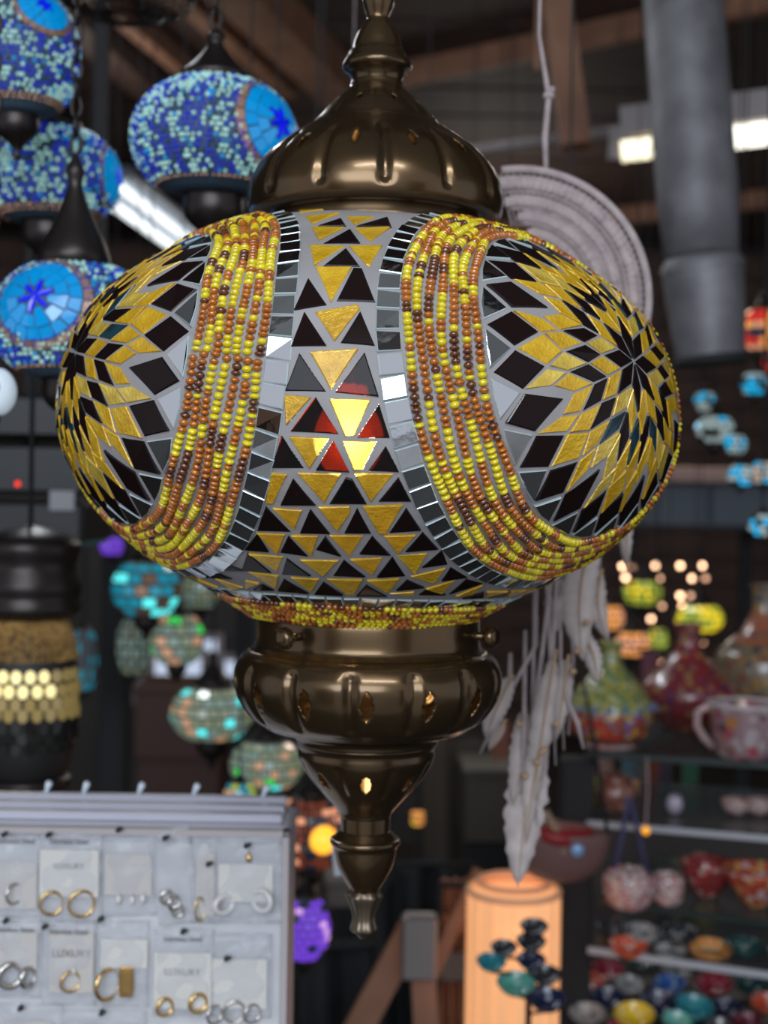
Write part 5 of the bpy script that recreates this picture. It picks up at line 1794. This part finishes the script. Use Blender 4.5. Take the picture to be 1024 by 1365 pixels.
# upper row, standing on the pale-edged glass shelf: photograph x, height of its centre above that shelf in px, colour
UP = [(818, 1240, 26, 0, 'black and grey bowl at the left end of the upper bowl row'), (838, 1262, 28, 1, 'orange-red bowl just over the pale shelf edge, left'), (857, 1244, 27, 2, 'white-and-black bowl behind the orange-red one'),
      (904, 1246, 30, 0, 'dark patterned bowl in the middle of the upper bowl row'), (894, 1268, 22, 2, 'pale grey bowl touching the dark patterned one'), (947, 1266, 31, 3, 'orange bowl with a pale rim, most eye-catching of the upper row'),
      (992, 1262, 28, 4, 'dark green bowl right of the orange bowl'), (992, 1282, 24, 5, 'crimson bowl under the dark green bowl'), (1030, 1274, 24, 0, 'black bowl cut by the right edge in the upper row')]
for x, y, r, ci, lab in UP:
    P = at(x, y, 2.2)
    Zb = 2.2
    # choose the depth so that the bowl stands on the glass
    d = ray(x, y + r * .55)
    Zs = (z4 - EYE.z) / d.z
    Zs = min(max(Zs, 2.10), 2.42)
    small_bowl(lab, x, y, Zs, r * .95, ci, .12, 'small painted bowls on the lower shelves')
LOW = [(782, 1311, 25, 1, 'orange-red bowl with a white inside, far left of the heap'), (809, 1294, 22, 5, 'crimson bowl behind the orange-red bowl of the heap'), (811, 1331, 23, 9, 'dark bowl with pale spots below the crimson one'),
       (783, 1352, 24, 2, 'grey-white bowl at the lower left of the heap'), (846, 1354, 27, 8, 'yellow bowl at the bottom of the heap'), (838, 1314, 20, 2, 'black and white bowl in the heap left of the cobalt one'),
       (856, 1282, 21, 4, 'dark green bowl just below the pale shelf edge'), (893, 1313, 22, 6, 'cobalt blue bowl in the middle of the heap'), (877, 1338, 25, 9, 'navy bowl with a pale inside under the cobalt bowl'),
       (902, 1296, 19, 2, 'pale bowl seen just under the shelf edge, middle'), (925, 1344, 27, 7, 'teal bowl, largest of the heap'), (903, 1362, 20, 11, 'mint green bowl at the bottom edge'), (952, 1313, 25, 5, 'crimson bowl right of the cobalt bowl'),
       (969, 1344, 22, 9, 'navy bowl with a white inside right of the teal bowl'), (1000, 1312, 23, 4, 'dark green bowl with a white spot right of the crimson one'), (996, 1362, 20, 10, 'maroon bowl at the bottom right'),
       (1022, 1338, 21, 1, 'orange-red bowl at the right edge of the heap'), (960, 1372, 20, 0, 'black bowl at the bottom edge between teal and maroon'), (826, 1372, 18, 5, 'dark crimson bowl at the bottom edge left of yellow'),
       (1030, 1300, 18, 0, 'black bowl at the right edge just under the shelf')]
ROWB = {}
for k, (x, y, r, ci, lab) in enumerate(LOW):
    row = min(3, max(0, int((y - 1276) / 25)))
    zr_ = (2.385, 2.30, 2.22, 2.145)[row] + (k % 2) * .006
    o_ = small_bowl(lab, x, y, zr_, r, ci, .20 + .06 * (k % 3), 'small painted bowls on the lower shelves', yaw=random.uniform(-.4, .4))
    ROWB.setdefault(row, []).append((o_.location.x, o_.location.y, o_.location.z - U(r, zr_) * .60))
# heap carrier: a stepped dark riser under them
P = at(900, 1375, 2.3)
t = thing('stepped_riser', 'dark stepped riser the heap of small bowls stands on', 'stand', (P.x, P.y, z5))
for k in range(4):
    ys = sum(b_[1] for b_ in ROWB[3 - k]) / len(ROWB[3 - k])
    tp = min(b_[2] for b_ in ROWB[3 - k]) - z5 - .001
    MB().box((.03, ys - P.y, max(.004, tp / 2)), (.40, .066, max(.006, tp - .0004)), bev=.001).build('step', m_shelfwood, t)

# bowls on a wire tree in front of the lit lampshade
TB = [(655, 1283, 20, 7, 'teal bowl, leftmost on the bowl tree'), (672, 1264, 18, 0, 'grey-black bowl over the teal one on the bowl tree'), (688, 1312, 26, 11, 'green-grey bowl at the front of the bowl tree'), (712, 1236, 19, 0, 'topmost black bowl of the bowl tree'),
      (708, 1256, 20, 0, 'black bowl second from the top of the bowl tree'), (708, 1281, 20, 9, 'dark glossy bowl in the middle of the bowl tree'), (727, 1300, 21, 0, 'dark bowl with grey sheen at right of the bowl tree'), (729, 1333, 26, 9, 'navy bowl with lilac and yellow spots, lowest on the bowl tree')]
for x, y, r, ci, lab in TB:
    small_bowl(lab, x, y, 1.72, r, ci, .25, 'small bowls on the bowl tree')
P = at(706, 1262, 1.76)
t = thing('bowl_tree', 'thin black wire tree carrying the small dark bowls before the lit lampshade', 'stand', (P.x, P.y, 0))
MB().tube([(0, 0, .012), (0, 0, P.z)], .004, 8).build('stem', m_black, t, True)
MB().lathe([(.11, 0), (.11, .006), (.02, .014), (.004, .03)], 24).build('foot', m_black, t, True)
mb = MB()
for x, y, r, ci, lab in TB:
    p = at(x, y + r * .5, 1.72)
    mb.tube([(0, 0, p.z - .02), (p.x - P.x, p.y - P.y, p.z - .002)], .0022, 6)
mb.build('arms', m_black, t, True)

# lit crocheted lampshade -----------------------------------------------------
Z = 2.0
P = at(682, 1372, Z)
s = U(1, Z)
t = thing('crochet_lamp', 'glowing cream-orange crocheted cylinder lamp at the bottom', 'lamp', (P.x, P.y, P.z))
m_cro = mat('crochet_lit', (.5, .30, .18), .8, em=(1.0, .46, .19), es=.66, bump=(150, .8, .003), noise=(110, (.55, .32, .18), .4, .62))
prof = [(60, -20), (60, 60), (60, 150), (59, 185), (54, 193)]
MB().lathe([(r * s, z * s) for r, z in prof], 48, capt=False).build('shade', m_cro, t, True)
mb = MB()
for j in range(15):
    for k in range(34):
        a = 2 * PI * j / 15
        mb.ball((60.5 * s * math.cos(a) , 60.5 * s * math.sin(a), (-18 + k * 6.0) * s), 3.4 * s, 6, 4, 0, (1, 1, .8))
mb.build('cable_stitches', m_cro, t, True, kind='stuff')
for rr_, zz in ((47, 197), (60, 186)):
    MB().tube([(rr_ * s * math.cos(2 * PI * k / 40), rr_ * s * math.sin(2 * PI * k / 40), zz * s) for k in range(40)], 4.2 * s, 8, closed=True).build('top_ring', mat('dim_crochet', (.55, .30, .18), .8, em=(.6, .28, .14), es=.25), t, True)
MB().lathe([(50 * s, -P.z), (50 * s, -P.z + .02), (20 * s, -P.z + .03), (20 * s, -24 * s), (60 * s, -20 * s)], 32).build('pedestal', m_shelfwood, t, True)
l = bpy.data.lights.new('crochet_lamp_light', 'POINT'); l.energy = .12; l.color = (1, .6, .32); l.shadow_soft_size = .05
lo = bpy.data.objects.new('crochet_lamp_light', l); COL.objects.link(lo); lo.parent = t; lo.location = (0, -.09, .14)

# orange draped throw, easel legs and black cloth in the lower middle
def drape(name, label, cat, x0, x1, y0, y1, Z, m_, amp=.012, folds=5, floor=False, sag=0.0, taper=1.0):
    A, B = at(x0, y0, Z), at(x1, y0, Z)
    zb = 0.002 if floor else at((x0 + x1) / 2, y1, Z).z
    t = thing(name, label, cat, ((A.x + B.x) / 2, A.y, zb))
    W_ = (B - A).length; H_ = A.z - zb
    nx, nz = 44, 14
    V, F = [], []
    for sg in (0, 1):
        for i in range(nz + 1):
            v = i / nz
            for j in range(nx + 1):
                u = j / nx - .5
                ww = W_ * (taper + (1 - taper) * (1 - v))
                V.append((u * ww, amp * math.sin(u * folds * 2 * PI + v * 1.2) * (1.2 - .5 * v) + sg * .005 - .03 * (1 - v), H_ * v - sag * math.cos(PI * u) * v * 0 - sag * (u * 2) ** 2 * v))
    m2 = (nx + 1) * (nz + 1)
    for i in range(nz):
        for j in range(nx):
            a = i * (nx + 1) + j
            F.append((a, a + 1, a + nx + 2, a + nx + 1))
            F.append((m2 + a, m2 + a + nx + 1, m2 + a + nx + 2, m2 + a + 1))
    rim = [j for j in range(nx)] + [i * (nx + 1) + nx for i in range(nz)] + [nz * (nx + 1) + j for j in range(nx, 0, -1)] + [i * (nx + 1) for i in range(nz, 0, -1)]
    for a, b in zip(rim, rim[1:] + rim[:1]):
        F.append((a, a + m2, b + m2, b))
    link('cloth', mesh_of('cloth', V, F, m_, smooth=True), t)
    return t, W_, H_


m_oran = mat('orange_suede', (.42, .19, .10), .8, noise=(18, (.30, .10, .05), .35, .7))
m_oran2 = mat('rust_suede', (.36, .11, .05), .8)
m_bcloth = mat('black_cloth', (.012, .013, .015), .85, noise=(12, (.022, .024, .026), .4, .7))
m_gcloth = mat('grey_cloth', (.17, .145, .125), .85)


def rail(t, W_, H_):
    MB().tube([(-W_ * .52, -.03, H_), (W_ * .52, -.03, H_)], .005, 8).build('rail', m_blackmat, t, True)
    for sx in (-1, 1):
        MB().tube([(sx * W_ * .5, -.03, H_), (sx * W_ * .5, -.01, -t.location.z)], .004, 8).build('rail_leg', m_blackmat, t, True)


d1 = drape('orange_throw', 'orange-brown suede throw hanging left of the crocheted lamp', 'throw', 586, 628, 1172, 1400, 2.25, m_oran, folds=3); rail(*d1)
MB().box((0, -.022, d1[2] * .52), (d1[1] * 1.0, .02, d1[2] * .17), bev=.004).build('grey_band', m_gcloth, d1[0])
MB().box((-.002, -.022, d1[2] * .76), (d1[1] * .9, .018, d1[2] * .12), bev=.004).build('rust_patch', m_oran2, d1[0])
d2 = drape('black_throw', 'black cloth heaped on a stand behind the bronze finial', 'cloth', 505, 640, 1145, 1420, 2.5, m_bcloth, amp=.03, folds=3, sag=.05); rail(*d2)
d3 = drape('black_throw', 'large dark cloth hanging low between display box and orange throw', 'cloth', 392, 520, 1255, 1430, 2.6, m_bcloth, amp=.02, folds=2); rail(*d3)
d4 = drape('brown_throw', 'dark brown cloth hanging behind the upper half of the finial', 'cloth', 560, 660, 975, 1180, 3.35, mat('olive_brown_cloth', (.055, .042, .03), .85), folds=2); rail(*d4)
d5 = drape('grey_throw', 'taupe cloth folded beside the purple lantern', 'cloth', 392, 430, 1128, 1215, 2.9, mat('taupe_cloth', (.17, .11, .08), .85), folds=2); rail(*d5)
m_leg = mat('varnished_wood', (.30, .145, .08), .45, noise=(14, (.20, .09, .05), .35, .7))
for k, ((xa, ya), (xb, yb), w_, lab) in enumerate((((549, 1238), (430, 1460), .040, 'slanting orange-brown wooden easel leg under the bronze finial'), ((562, 1240), (572, 1460), .036, 'second easel leg running down to the right'), ((640, 1160), (560, 1330), .02, 'thin wooden easel bar beside the orange throw'))):
    Z = 2.05 + .03 * k
    A = at(xa, ya, Z)
    B = at(xb, yb, Z - .02)
    d = (B - A)
    B = A + d * (A.z / (A.z - B.z)) * .999 if k < 2 else B
    t = thing('easel_leg', lab, 'easel', B)
    MB().beam(A - B, (0, 0, .001), w_, .02, up=(0, 1, 0)).build('bar', m_leg, t)
    if k == 0:
        MB().box((A.x - B.x + .008, .01, A.z - B.z), (.05, .03, .09), bev=.004).build('metal_clamp', mat('dull_steel', (.25, .22, .21), .4, .6), t)
    if k == 2:
        MB().tube([(0, 0, 0), (0, .0, -B.z)], .004, 6).build('support', m_blackmat, t)
# long pale picture-like object low left of the throw: small grey box with a rounded top
t_, w_, h_ = crate(461, 1196, 2.9, 54, 30, .12, mat('mushroom_grey', (.14, .115, .10), .6), 'mushroom-grey cushion box lying on the dark cloth', 'box')
MB().box((0, .06, -t_.location.z / 2 - .001), (w_ * .5, .08, t_.location.z - .004)).build('stand', m_blackmat, t_)
t_, w_, h_ = crate(655, 1080, 3.1, 70, 90, .2, mat('dark_olive_case', (.045, .038, .028), .6), 'dark olive case behind the long feather', 'case', 'case')
MB().box((0, .1, -t_.location.z / 2 - .001), (w_ * .8, .15, t_.location.z - .004)).build('stand', m_blackmat, t_)
print('objects', len(bpy.data.objects))
